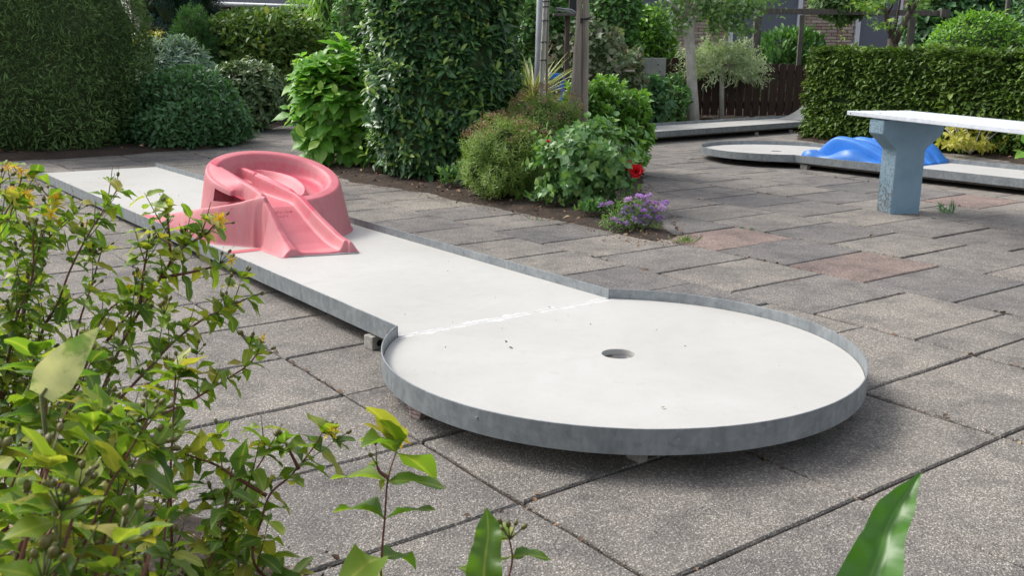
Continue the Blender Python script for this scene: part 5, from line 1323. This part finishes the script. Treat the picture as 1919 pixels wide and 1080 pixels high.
simple("back_shrub", "dark green shrub behind the picket fence at left", 1240, 1420, 100, None, 18.2, L['low'], 'laurel', .10, 1600, power=3.0, jit=.1, back=.1, ry=.4)
# -- tree with pale trunk in front of the fence
TB = np.array([at(1300, 216, 14.3)[0], 14.3, .0]); tr = thing("pale_trunk_tree", "small tree with smooth pale trunk in front of the picket fence", "tree", TB)
mb = MB(); mb.tube([TB + [0, 0, -.03], at(1299, 200, 14.3), at(1296, 140, 14.3), at(1293, 90, 14.3), at(1291, 55, 14.3), at(1293, 30, 14.3)], [.098, .083, .072, .072, .08, .092], 14, .02); tk = mb.obj("trunk", M['bark'], tr, True, TB)
limbs = []
for pts, rr_ in (([(1293, 34, 0), (1287, 5, .02), (1283, -45, .1)], .06), ([(1293, 34, 0), (1306, 2, -.05), (1325, -50, -.1)], .05), ([(1293, 34, .03), (1310, 22, .1), (1340, 8, .25), (1395, -8, .35)], .03), ([(1290, 38, -.03), (1272, 18, -.2), (1252, 0, -.3)], .028), ([(1292, 64, -.03), (1280, 56, -.2)], .02)):
    mb = MB(); mb.tube([at(x, y, 14.3 + d) for x, y, d in pts], list(np.linspace(rr_, rr_ * .5, len(pts))), 9, .04); mb.obj("limb", M['bark'], tr, True, TB)
for (px, py, w, h, n_) in ((1268, 6, 30, 26, 330), (1330, 2, 42, 26, 520), (1400, 5, 42, 22, 520), (1360, 24, 32, 16, 240), (1376, 46, 22, 13, 130), (1274, 42, 16, 18, 90), (1340, 48, 12, 20, 70), (1300, -40, 70, 24, 500), (1298, 18, 10, 6, 20), (1398, 58, 12, 8, 40)):
    c_ = at(px, py, 14.3); lv = Leaves(); k_ = 14.3 / FPX; q_ = c_ + rng.normal(size=(n_, 3)) * [w * k_ * .55, .25, h * k_ * .55]
    lv.add(q_, orient(unit(q_ - c_ + 1e-6), .4, -.25, .8, .4), .062 * (1 + .2 * rng.normal(size=n_)), 'broad'); emit(lv, L['treeleaf'], tr, TB, 22)
# -- variegated willow standard
WB = np.array([at(1353, 216, 14.75)[0], 14.75, 0.0]); wl_ = thing("variegated_willow", "pale cream and green willow globe on a thin stem before the fence", "tree", WB)
mb = MB(); mb.tube([WB + [0, 0, -.02], at(1353, 160, 14.75), at(1354, 120, 14.75)], [.038, .034, .03], 8, .05); mb.obj("trunk", M['bark'], wl_, True, WB)
lv = Leaves(); cW = at(1352, 122, 14.75); tw = MB()
for k in range(360):
    a = random.uniform(0, 2 * pi); el = random.uniform(-.6, 1.2); d = np.array([cos(a) * cos(el), sin(a) * cos(el), sin(el)]); Lr = random.uniform(.5, .95) * (1.0 if el < .5 else .75)
    p0 = cW + d * .08; p1 = cW + d * Lr * np.array([.95, .75, .66]) + [0, 0, -.05 + .1 * random.random()]
    m_ = 20; t = (np.linspace(.35, 1, m_) + rng.normal(size=m_) * .02)[:, None]; q_ = p0 + (p1 - p0) * t + rng.normal(size=(m_, 3)) * .008
    Y = d * .6 + rng.normal(size=(m_, 3)) * .75; lv.add(q_, frames(Y, np.array([0, -.3, 1.0]) + rng.normal(size=(m_, 3)) * .5),   .072, 'lance')
    if k % 3 == 0: tw.tube([p0, p1], [.004, .002], 3)
emit(lv, L['salix'], wl_, WB, 0); tw.obj("twigs", M['bark'], wl_, False, WB)['kind'] = 'stuff'
# -- shrubs against the house wall, above the hedge
simple("climbing_shrub", "dark leaved climbing shrub along the timber frame beam", 1508, 1622, -35, 38, 15.9, L['treeleaf'], 'oval', .08, 1900, power=2.2, jit=.25, lump=.25, back=.3, base_z=0)
simple("spindly_shrub", "thin light green sprig against the brick wall above the hedge", 1560, 1592, 45, None, 14.0, L['willowy'], 'lance', .06, 160, power=2, jit=.5, inner=False, stems=3)
simple("rounded_light_shrub", "light green rounded shrub just behind the hedge at right", 1722, 1912, 25, None, 14.0, L['euonymus'], 'oval', .062, 4300, power=2.3, jit=.05, lump=.06, back=.1, ry=.6)
simple("broadleaf_climber", "broad leaved green climber on the house wall above the hedge", 1690, 1885, -60, None, 16.5, L['low'], 'broad', .13, 2300, power=3, jit=.1, lump=.1, back=.1)
simple("dark_shrub", "dark green shrub at the top right corner", 1884, 1990, -60, None, 15.0, L['low'], 'broad', .09, 1500, power=3, jit=.12, back=.1)
# -- maple behind the hedge
MBs = np.array([at(1668, 80, 13.2)[0], 13.2, 0]); mp = thing("young_maple", "multi stemmed maple with yellowing leaves rising behind the hedge", "tree", MBs)
mb = MB(); mb.tube([MBs + [0, 0, -.02], MBs + [0, 0, .55], at(1672, 95, 13.2), at(1674, 72, 13.2)], [.09, .08, .07, .075], 10, .04); mb.obj("trunk", M['darkbark'], mp, True, MBs)
for pts, rr_ in (([(1674, 78), (1665, 45), (1655, 10), (1650, -40)], .045), ([(1676, 80), (1690, 50), (1706, 22), (1735, -20)], .05), ([(1672, 75), (1680, 40), (1686, 5), (1690, -40)], .022), ([(1706, 24), (1702, 5), (1704, -30)], .02), ([(1661, 30), (1672, 10), (1668, -20)], .018)):
    mb = MB(); mb.tube([at(x, y, 13.2 + random.uniform(-.05, .05)) for x, y in pts], list(np.linspace(rr_, rr_ * .55, len(pts))), 9, .05); mb.obj("limb", M['darkbark'], mp, True, MBs)
def star():
    V = [(0, 0, 0)]; F = []
    for k in range(5):
        a = pi / 2 + (k - 2) * .75; l = (.7, .95, 1.1, .95, .7)[k]; V += [(cos(a - .17) * .45, sin(a - .17) * .45, 0), (cos(a) * l, sin(a) * l, -.08), (cos(a + .17) * .45, sin(a + .17) * .45, 0)]; b = 1 + 3 * k
        F += [(0, b, b + 1), (0, b + 1, b + 2)]
        if k: F.append((0, b - 1, b))
    return np.array(V, float), np.array(F)
S['star'] = star()
for (px, py, w, h, n_) in ((1638, 5, 30, 12, 70), (1650, 44, 16, 8, 26), (1700, -15, 60, 12, 90), (1728, 4, 16, 12, 16), (1676, 50, 6, 10, 5)):
    c_ = at(px, py, 13.1); lv = Leaves(); k_ = 13.1 / FPX; q_ = c_ + rng.normal(size=(n_, 3)) * [w * k_ * .6, .15, h * k_ * .7]
    lv.add(q_, orient(rng.normal(size=(n_, 3)) * .3 + [0, -.6, .3], .2, -.6, .6, .8), .075 * (1 + .2 * rng.normal(size=n_)), 'star'); emit(lv, L['maple'], mp, MBs, 60)
# -- clipped hedge on the right
h0 = G(1499, 262)[:2]; hd = np.array([cos(YAW), sin(YAW)]); hn = np.array([-hd[1], hd[0]])      # hn points away from the camera side
HB = np.array([h0[0], h0[1], 0.0]); hg = thing("clipped_hedge", "long clipped dark green hedge behind the bench", "hedge", HB)
HL, HD_, HH = 4.6, .85, 1.03
def hedge_pts(n):
    out = []; nr = []
    areas = [HL * HH * 1.0, HD_ * HH * 1.1, HL * HD_ * .8]
    f = rng.choice(3, size=n, p=np.array(areas) / sum(areas)); u = rng.random(n); v = rng.random(n)
    def sh(uu, vv): return .035 * vnoise(uu * HL, vv, 0, 3.0) + .02 * vnoise(uu * HL, vv, 5, 9)
    P3 = np.zeros((n, 3)); N3 = np.zeros((n, 3)); bul = sh(u, v) - np.abs(rng.normal(size=n)) * .04
    z = v * HH
    rnd = .10 * (np.clip((z - HH + .14) / .14, 0, 1) ** 2 + np.clip((.12 - z) / .12, 0, 1))
    m = f == 0; P3[m, :2] = h0 + hd * (u[m] * HL)[:, None] - hn * (bul[m] - rnd[m] - .0)[:, None]; P3[m, 2] = z[m]; N3[m, :2] = -hn; N3[m, 2] = .1 + 3 * np.clip(z[m] - HH + .14, 0, 1)
    m = f == 1; P3[m, :2] = h0 - hd * (bul[m] - rnd[m])[:, None] + hn * (u[m] * HD_)[:, None]; P3[m, 2] = z[m]; N3[m, :2] = -hd; N3[m, 2] = .1
    m = f == 2; P3[m, :2] = h0 + hd * (u[m] * HL)[:, None] + hn * (v[m] * HD_)[:, None]; P3[m, 2] = HH + bul[m] + .0; N3[m, 2] = 1
    edge_r = np.minimum(np.minimum(u * HL, 9), 9)
    m0 = (f == 0) & (u * HL < .12); P3[m0, :2] += hn * (.10 * (1 - u[m0] * HL / .12) ** 2)[:, None]
    return P3, unit(N3), u
pts, nn, uu = hedge_pts(26000)
hole = (np.abs(pts - np.append(h0 + hd * .52, .49))[:, [0, 2]] < [.07, .045]).all(1) & (nn[:, 2] < .5)
keep = ~hole & (uu < .9999); pts, nn = pts[keep], nn[keep]; pts[:, 2] = np.maximum(pts[:, 2], .03)
lv = Leaves(); n_ = len(pts); Y = nn * .55 + np.array([hd[0], hd[1], 0]) * rng.choice([-1, 1], n_)[:, None] * .7 + rng.normal(size=(n_, 3)) * .38 + [0, 0, -.22]
Z = nn * .18 + np.array([0, 0, 1.0]) + rng.normal(size=(n_, 3)) * .2
lv.add(pts, frames(Y, Z), .058 * (1 + .3 * rng.normal(size=n_)).clip(.45, 1.9), 'small'); emit(lv, L['hedge'], hg, HB, 0)
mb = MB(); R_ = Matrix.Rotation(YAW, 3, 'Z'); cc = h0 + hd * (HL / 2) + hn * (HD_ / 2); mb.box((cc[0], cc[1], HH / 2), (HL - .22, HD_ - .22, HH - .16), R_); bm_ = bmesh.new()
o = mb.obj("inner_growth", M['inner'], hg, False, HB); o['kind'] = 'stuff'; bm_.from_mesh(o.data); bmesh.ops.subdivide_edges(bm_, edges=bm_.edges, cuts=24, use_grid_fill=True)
for v in bm_.verts: v.co += Vector(rng.normal(size=3) * .012)
bm_.to_mesh(o.data); bm_.free()
for k in range(16):
    b_ = h0 + hd * (.2 + k * .28) + hn * random.uniform(.2, .5); mb = MB(); mb.tube([(b_[0], b_[1], 0), (b_[0] + .02, b_[1], .35)], [.022, .016], 7); mb.obj("stem", M['darkbark'], hg, True, HB)
# -- golden shrub before the hedge, and the plant at the right edge
cx_, rx_ = fpx(1768, 1888, 9.75)
gs_ = shoots_bush("golden_leaved_shrub", "low open shrub with yellow leaf tips under the bench top", "bush", (cx_, 9.75, .20), (rx_, .24, .17), L['yellowleaf'], 'laurel', .075, 64, pairs=4, step=.010, parts=300, up=.6, spread=.9, jit=.25, back=.6, inner=False, tipscale=.8, base_z=.05)
mb = MB(); g0 = np.array([cx_, 9.75, .05])
for k in range(12):
    a = 2 * pi * k / 12; mb = MB(); mb.tube([g0 + [0, 0, -.02], g0 + [cos(a) * rx_ * .4, sin(a) * .1, .10], g0 + [cos(a) * rx_ * .85, sin(a) * .2, .22 + .1 * random.random()]], [.008, .006, .004], 5); mb.obj("stem", M['bark'], gs_, True, g0)
simple("low_dark_shrub", "low dark green shrub under the hedge behind the golden shrub", 1862, 1935, 232, None, 9.9, L['low'], 'oval', .06, 600, power=2.1, ry=.3, jit=.2, back=.3)
q = at(1921, 268, 7.6); EB = np.array([q[0], 7.6, 0]); ep = thing("right_edge_plant", "broad yellow green leaves at the right edge below the bench top", "plant", EB); lv = Leaves()
for x, y, a in ((1914, 250, .4), (1916, 285, -.2), (1919, 268, .9), (1926, 250, 1.4), (1930, 290, 2), (1922, 240, 2.4)):
    lv.add(at(x + 4, y, 7.6)[None], frames(np.array([[-.7 * cos(a), -.4, sin(a)]]), np.array([[-.3, -.8, .6]])), .10, 'broad')
emit(lv, L['euonymus'], ep, EB, 20); mb = MB(); mb.tube([EB + [.02, 0, -.02], at(1926, 300, 7.6), at(1924, 250, 7.6)], [.008, .006, .004], 6); mb.obj("stem", M['greenstem'], ep, True, EB)
# -- far backdrop planting on the left and in the centre
for k, (x0, x1, D, mat, lab) in enumerate(((-260, 120, 16.0, 'backgreen', "green boundary shrub far behind the clipped thuja"), (690, 900, 17.0, 'backgreen', "green boundary shrub far behind the glossy laurel"), (860, 1010, 17.8, 'treeleaf', "darker green boundary shrub behind the yucca"), (1000, 1120, 18.5, 'treeleaf', "dark green boundary shrub behind the bird table"))):
    simple("boundary_shrub", lab, x0, x1, -80, None, D, L[mat], 'oval', .09, 2600, power=3, jit=.1, lump=.1, back=.05, ry=.5)
simple("boundary_shrub", "low dark boundary shrub seen under the drooping light shrub", 560, 700, 105, None, 17.2, L['low'], 'oval', .08, 1500, power=2.8, jit=.1, back=.05)
simple("boundary_shrub", "low shrub in shade under the rounded clipped shrub", 420, 560, 140, None, 14.6, L['low'], 'oval', .07, 1300, power=2.6, jit=.1, back=.05)

# ================================================================== FOREGROUND PLANTS
def catmull(pts, n):
    pts = [np.array(p, float) for p in pts]; pts = [2 * pts[0] - pts[1]] + pts + [2 * pts[-1] - pts[-2]]; out = []
    for i in range(1, len(pts) - 2):
        for k in range(n):
            t = k / n; a, b, c, d = pts[i - 1:i + 3]
            out.append(.5 * (2 * b + (c - a) * t + (2 * a - 5 * b + 4 * c - d) * t * t + (3 * b - a - 3 * c + d) * t ** 3))
    out.append(pts[-2]); return np.array(out)
def ico(r, sx=1, sz=1.0):
    bm = bmesh.new(); bmesh.ops.create_icosphere(bm, subdivisions=1, radius=r)
    for v in bm.verts: v.co.z *= sz; v.co.x *= sx
    V = np.array([v.co[:] for v in bm.verts]); F = np.array([[v.index for v in f.verts] for f in bm.faces]); bm.free(); return V, F
def flower_mesh(open_=1.0):
    VV, FF, k = [], [], 0
    Vp, Fp = leaf_shape([.02, .10, .15, .12, 0], .1, -.35)
    for q in range(5):
        a = 2 * pi * q / 5 + random.uniform(-.2, .2); Y = np.array([cos(a), sin(a), .2 + .6 * (1 - open_)]); R = frames(unit(Y)[None], np.array([[0, 0, 1.0]]))[0]
        VV.append((R @ (Vp * .017).T).T); FF.append(Fp + k); k += len(Vp)
    Vs, Fs = leaf_shape([.02, .03, 0], .1, .1)
    for q in range(30):
        a = random.uniform(0, 2 * pi); el = random.uniform(.35, 1.45); Y = np.array([cos(a) * cos(el), sin(a) * cos(el), sin(el)]); R = frames(Y[None], np.array([[.1, 0, 1.0]]))[0]
        VV.append((R @ (Vs * random.uniform(.010, .017)).T).T); FF.append(Fs + k); k += len(Vs)
    me = bpy.data.meshes.new("flower"); me.from_pydata(np.concatenate(VV).tolist(), [], np.concatenate(FF).tolist()); me.materials.append(M['yellow']); return me
FLM = [flower_mesh(1), flower_mesh(.6), flower_mesh(.9)]
def bud_mesh():
    V, F = ico(.0027, 1, 1.6); V = V + [0, 0, .0035]; V2 = [(0, 0, .008), (.0006, 0, .0155), (-.0006, 0, .0155)]; k = len(V)
    me = bpy.data.meshes.new("seed_bud"); me.from_pydata(np.concatenate([V, np.array(V2)]).tolist(), [], F.tolist() + [[k, k + 1, k + 2]]); me.materials.append(M['bud'])
    me.polygons.foreach_set("use_smooth", np.ones(len(me.polygons), dtype=bool)); return me
BDM = bud_mesh()
def put(name, me, root, base, p, axis, s=1.0):
    R = frames(unit(np.array(axis, float))[None], rng.normal(size=(1, 3)))[0]   # col1 = axis
    R = np.stack([R[:, 0], R[:, 2], R[:, 1]], -1); R[:, 0] *= np.sign(np.linalg.det(R))
    m = np.eye(4); m[:3, :3] = R * s; m[:3, 3] = p - base; o = link(bpy.data.objects.new(name, me)); o.parent = root; o.matrix_basis = Matrix(m.tolist())
def terminal(root, base, p, ax, kind, twigmb, lv, lsz):
    ax = unit(np.array(ax, float)); n = {'bud': 5, 'flower': 3, 'mix': 4, 'few': 2}[kind]
    for k in range(n):
        d = unit(ax + rng.normal(size=3) * .42); l = random.uniform(.012, .024); e = p + d * l; twigmb.tube([p, e], [.0009, .0007], 4)
        if kind == 'flower' or (kind == 'mix' and k < 1): put("flower", FLM[k % 3], root, base, e, d, random.uniform(.65, .95))
        else: put("seed_bud", BDM, root, base, e, d, random.uniform(.8, 1.25))
    for k in range(4):
        a = rng.normal(size=3); Y = unit(ax * .6 + a - ax * (a @ ax)); lv.add(p[None], frames(Y[None], (ax + [0, 0, .3])[None]), lsz * random.uniform(.45, .8), 'hyper')
def grow(root, base, ctrl, lv, woody, lsz=.045, step=.038, rad=.0028, start=.25, side=.5, term='bud', depth=0, twig=None, lean=None, dens=1.0, leafmb=None):
    pts = catmull(ctrl, 8); seg = np.linalg.norm(np.diff(pts, axis=0), axis=1); L_ = np.concatenate([[0], np.cumsum(seg)]); tot = L_[-1]
    woody.tube(list(pts), list(np.linspace(rad, rad * .4, len(pts))), 6)
    s = tot * start; k = 0; ph = random.uniform(0, 3)
    while s < tot - .004:
        t = s / tot; p = np.array([np.interp(s, L_, pts[:, i]) for i in range(3)]); q = np.array([np.interp(min(tot, s + .01), L_, pts[:, i]) for i in range(3)]); ax = unit(q - p + 1e-9)
        u = unit(np.cross(ax, [.3, .1, 1.0] if abs(ax[2]) < .9 else [1.0, 0, 0])); v = np.cross(ax, u); a = ph + (k % 2) * pi / 2 + random.uniform(-.3, .3)
        e = u * cos(a) + v * sin(a)
        for sg in (1, -1):
            if random.random() > dens: continue
            sz = lsz * random.uniform(.7, 1.15) * (1 - .35 * t if depth == 0 else .8)
            Y = e * sg + ax * .35 + np.array([0, 0, -.15]) + rng.normal(size=3) * .2; Z = ax * .8 + np.array([0, 0, .8]) + rng.normal(size=3) * .3
            lv.add(p[None], frames(Y[None], Z[None]), sz, 'hyper' if random.random() < .6 else 'hyper2')
            if depth == 0 and t > .35 and random.random() < side:
                l = random.uniform(.035, .085) * (1.2 - .6 * t); d = unit(e * sg * .7 + ax * 1.0 + rng.normal(size=3) * .2 + [0, 0, .25])
                grow(root, base, [p, p + d * l * .5 + [0, 0, .004], p + d * l + [0, 0, .012]], lv, twig or woody, lsz * .8, step * .62, rad * .42, .2, 0, random.choice(('bud', 'few', 'bud', 'few', 'mix')) if random.random() < .4 else None, 1)
        s += step * random.uniform(.8, 1.2) * (1.15 - .3 * t); k += 1
    if term: terminal(root, base, pts[-1], pts[-1] - pts[-3], term, twig or woody, lv, lsz)
def hyper_plant(label, rootpos, stems, lsz, parts=300, group=None, side=.45, name="hypericum_shrub", mat=None, **kw):
    base = np.array([rootpos[0], rootpos[1], .03]); root = thing(name, label, "shrub", base, 0, group)
    lv = Leaves(); tw = MB()
    for st_ in stems:
        term = st_.get('t', 'bud'); c = st_['c']; w = MB(); pts = [P(*q) for q in c]
        if st_.get('g', True):
            g = base + [random.uniform(-.06, .06), random.uniform(-.06, .06), -.03]; mid = g + (pts[0] - g) * .5 + [0, 0, .06]; full = [g, mid] + pts
            st0 = .35
        else: full = pts; st0 = .05
        grow(root, base, full, lv, w, st_.get('l', lsz), st_.get('s', .036), st_.get('r', .0028), st_.get('st', st0), st_.get('side', side), term, 0, tw, dens=st_.get('d', 1.0))
        w.obj("stem", M['redstem'], root, True, base)
    if tw.V: o = tw.obj("twigs", M['greenstem'], root, True, base); o['kind'] = 'stuff'
    emit(lv, mat or L['hyper'], root, base, parts)
    return root, base
R_ = random.Random(2)
# upper left stems with yellow flowers
hyper_plant("tall hypericum stems with yellow flowers at the upper left, over the start of the lane", (-.78, 1.25), [
    dict(c=[(-30, 720, 1.35), (10, 625, 1.40), (66, 486, 1.46), (104, 432, 1.48), (138, 400, 1.5)], t='bud', side=.6),
    dict(c=[(70, 650, 1.40), (107, 571, 1.42), (132, 505, 1.45), (170, 432, 1.48), (218, 358, 1.52)], t='few', side=.65),
    dict(c=[(-60, 640, 1.3), (-20, 500, 1.35), (20, 400, 1.4), (40, 335, 1.42)], t='flower', side=.5),
    dict(c=[(-50, 600, 1.2), (-20, 470, 1.22), (10, 400, 1.25), (22, 380, 1.26)], t='flower', side=.6),
    dict(c=[(40, 620, 1.35), (60, 520, 1.38), (80, 440, 1.42), (99, 398, 1.44)], t='flower', side=.5),
    dict(c=[(-40, 560, 1.3), (-20, 420, 1.32), (0, 345, 1.34)], t='mix', side=.4),
    dict(c=[(10, 700, 1.3), (30, 600, 1.3), (60, 520, 1.33), (62, 440, 1.34)], t='bud', side=.5),
    dict(c=[(130, 690, 1.45), (150, 600, 1.48), (170, 540, 1.5), (190, 470, 1.52)], t='few', side=.5),
], .050, side=.2)
# centre left stems
hyper_plant("red stemmed hypericum reaching over the lane, flowers level with the pink obstacle", (-.60, 1.32), [
    dict(c=[(149, 850, 1.25), (197, 719, 1.32), (240, 622, 1.38), (297, 527, 1.44), (335, 471, 1.48), (380, 443, 1.5), (400, 424, 1.5)], t='flower', r=.0034, side=.6),
    dict(c=[(319, 480, 1.47), (316, 430, 1.47), (313, 397, 1.47)], t='few', g=False, side=.2, s=.022),
    dict(c=[(262, 580, 1.41), (268, 520, 1.41), (276, 470, 1.41)], t='bud', g=False, side=.4, s=.02),
    dict(c=[(303, 520, 1.45), (350, 512, 1.46), (400, 500, 1.48), (412, 494, 1.48)], t='mix', g=False, side=.1, s=.022),
    dict(c=[(173, 810, 1.2), (207, 767, 1.24), (270, 700, 1.3), (330, 637, 1.36), (385, 596, 1.42), (424, 579, 1.45), (462, 560, 1.47)], t='few', r=.003, side=.7),
    dict(c=[(230, 820, 1.2), (310, 775, 1.25), (361, 750, 1.3), (402, 725, 1.34), (459, 689, 1.38), (482, 664, 1.4)], t='mix', r=.0026, side=.35, st=.55),
    dict(c=[(200, 640, 1.42), (240, 590, 1.44), (262, 560, 1.46)], t='bud', g=False, side=.6),
    dict(c=[(120, 800, 1.2), (160, 690, 1.28), (190, 600, 1.34), (230, 560, 1.38)], t='mix', side=.6),
], .050, side=.2)
# lower mass, closer to the camera
st_ = []
for k in range(15):
    x = R_.uniform(-120, 340); D = R_.uniform(.72, 1.15); ytop = 640 + (1.15 - D) * 380 + R_.uniform(-40, 150) + max(0, x - 120) * .42
    dx = R_.uniform(0, 110)
    st_.append(dict(c=[(x - dx * .6, ytop + 420, D - .05), (x, ytop + 180, D), (x + dx, ytop, D + .05)], t=R_.choice(('bud', 'few', 'few', 'bud')), l=R_.uniform(.052, .075), side=.22, st=.45, s=.038))
hyper_plant("dense hypericum foliage filling the lower left corner close to the viewer", (-.42, .78), st_[:8], .044)
hyper_plant("greener hypericum growth below the yellowed leaf at lower left", (-.30, .92), st_[8:], .044)
st_ = []
for k in range(6):
    x = (-60, 20, 110, 190, 60, 250)[k]; y = (900, 985, 960, 1020, 880, 1040)[k]
    st_.append(dict(c=[(x - 60, y + 400, .50), (x - 20, y + 170, .53), (x + 30, y, .56)], t=('bud', 'few', None)[k % 3], l=.052, side=.15, st=.5, s=.034))
hyper_plant("nearest hypericum sprigs with large blurred leaves at the bottom left corner", (-.27, .5), st_, .06)
st_ = []
for k in range(7):
    x = R_.uniform(180, 520); D = R_.uniform(1.1, 1.45); ytop = 860 + R_.uniform(-60, 150) + max(0, 300 - x) * -.25
    st_.append(dict(c=[(x - 60, ytop + 300, D - .04), (x - 10, ytop + 110, D), (x + R_.uniform(0, 70), ytop, D + .05)], t=R_.choice(('bud', 'few', None)), l=R_.uniform(.055, .075), side=.3, st=.5))
hyper_plant("low hypericum stems over the dark soil at the bottom, left of the centre stem", (-.34, 1.28), st_, .044, parts=200)
hyper_plant("arching hypericum stem whose flower tip reaches the joint between slabs near the bottom", (-.24, 1.2), [
    dict(c=[(478, 1060, 1.1), (492, 970, 1.14), (508, 925, 1.17), (545, 892, 1.2), (581, 848, 1.22), (604, 812, 1.23)], t='mix', r=.0024, side=.4, l=.068, s=.034, st=.45),
    dict(c=[(560, 880, 1.2), (545, 850, 1.2), (535, 832, 1.2)], t='few', g=False, side=0, s=.018, l=.035),
    dict(c=[(500, 930, 1.15), (450, 900, 1.15), (400, 870, 1.17), (340, 850, 1.18)], t=None, g=False, side=.3, s=.026, l=.06)], .05)
hyper_plant("single upright hypericum stem with a yellow flower head, near the bottom centre", (-.14, 1.0), [
    dict(c=[(716, 1120, .95), (722, 960, .97), (728, 895, .98), (746, 838, 1.0)], t='flower', r=.0018, side=.0, l=.105, s=.040, st=.55),
    dict(c=[(728, 897, .98), (712, 885, .98), (706, 872, .98)], t='few', g=False, side=0, s=.05, l=.02)], .058)
hyper_plant("short hypericum shoot with green seed heads at the bottom edge", (-.02, .95), [
    dict(c=[(935, 1190, .86), (950, 1100, .87), (960, 1050, .88), (955, 1012, .88)], t='bud', r=.0018, side=.0, l=.05, s=.036, st=.6),
    dict(c=[(905, 1190, .86), (900, 1100, .87), (905, 1075, .87)], t=None, r=.0016, side=.0, l=.05, s=.036, st=.7)], .05)

# big single leaves
def big_leaf(name, label, pts, widths, mat, root=None, base=None, fold=.35, wav=.2, stem=None):
    """leaf following 3-D centre line pts with half widths; sideways direction roughly across the view"""
    pts = catmull(pts, 6); n = len(pts); ws = np.interp(np.linspace(0, 1, n), np.linspace(0, 1, len(widths)), widths)
    b = np.array([stem[0], stem[1], .0]) if stem is not None else pts[0]
    root = root or thing(name, label, "leaf plant", b); V = []; F = []; m = 7
    for i, p in enumerate(pts):
        t = unit(pts[min(i + 1, n - 1)] - pts[max(i - 1, 0)]); view = unit(np.array([0, 0, CZ]) - p); side = unit(np.cross(t, view)); up = np.cross(side, t)
        for k in range(m):
            u = (k / (m - 1)) * 2 - 1; wv = wav * ws[i] * sin(i * 1.1 + (2 if u > 0 else 0)) * abs(u) ** 2
            V.append(p + side * (u * ws[i]) + up * (abs(u) * ws[i] * fold + wv))
    for i in range(n - 1):
        for k in range(m - 1): F.append((i * m + k, i * m + k + 1, (i + 1) * m + k + 1, (i + 1) * m + k))
    lo_ = meshobj("leaf", np.array(V) - b, F, mat, root, True)
    a_ = lo_.data.attributes.new('mid', 'FLOAT', 'POINT'); a_.data.foreach_set('value', np.array([[0, 0, .35, 1, .35, 0, 0]] * n).ravel().astype(np.float32)[:len(a_.data)])
    if stem is not None:
        mb = MB(); mb.tube([np.array([stem[0], stem[1], -.02]), (np.array([stem[0], stem[1], 0]) + pts[0]) / 2 + [.0, .01, .05], pts[0] + (pts[0] - pts[1]) * .05, pts[2]], [.0026, .0022, .002, .0012], 7); mb.obj("stalk", M['greenstem'], root, True, b)
    return root, b
def yleaf():
    m, nt, b = newmat("yellowed_leaf_with_green_veins"); n = N(nt); co = geo_pos(n)
    f = n.noise(co, 24, 5, .6, .8); c = n.ramp(f, [(.44, (.74, .74, .30)), (.56, (.66, .68, .26)), (.63, (.30, .42, .09)), (.72, (.18, .32, .06))]); n.l(c, b.inputs['Base Color']); b.inputs['Roughness'].default_value = .5
    t = n.n("ShaderNodeBsdfTranslucent"); n.l(c, t.inputs['Color']); ms = n.n("ShaderNodeMixShader"); ms.inputs[0].default_value = .35; n.l(b.outputs[0], ms.inputs[1]); n.l(t.outputs[0], ms.inputs[2]); n.l(ms.outputs[0], nt.nodes['Material Output'].inputs['Surface']); return m
M['yleaf'] = yleaf()
big_leaf("arrow_leaf_plant", "yellowed arrow shaped leaf with green veins among the hypericum at left", [P(78, 742, .80), P(108, 700, .81), P(145, 655, .82), P(187, 613, .83)], [.011, .018, .0155, .009, .0004], M['yleaf'], stem=(-.40, .76), fold=.25)
big_leaf("broad_leaf_plant", "upright folded broad green leaf at the bottom right corner", [P(1600, 1150, .88), P(1640, 1060, .90), P(1664, 985, .93), P(1696, 930, .95), P(1727, 886, .96)], [.030, .028, .020, .018, .009, .0004], L['bigleaf'], stem=(.24, .82), fold=.75, wav=.3)
rt_, rb_ = big_leaf("wavy_leaf_plant", "wavy edged green leaf beside the green seed heads at the bottom edge", [P(905, 1130, .84), P(908, 1060, .85), P(915, 1000, .87), P(912, 952, .88)], [.016, .018, .014, .012, .0004], L['hyper'], stem=(-.03, .82), fold=.4, wav=.5)
big_leaf("pale_leaf_plant", "cream coloured dying leaf in the shade of the hypericum", [P(255, 880, 1.2), P(290, 862, 1.2), P(335, 835, 1.22)], [.004, .012, .008, .0004], M['leafdead'], stem=(-.52, 1.15))
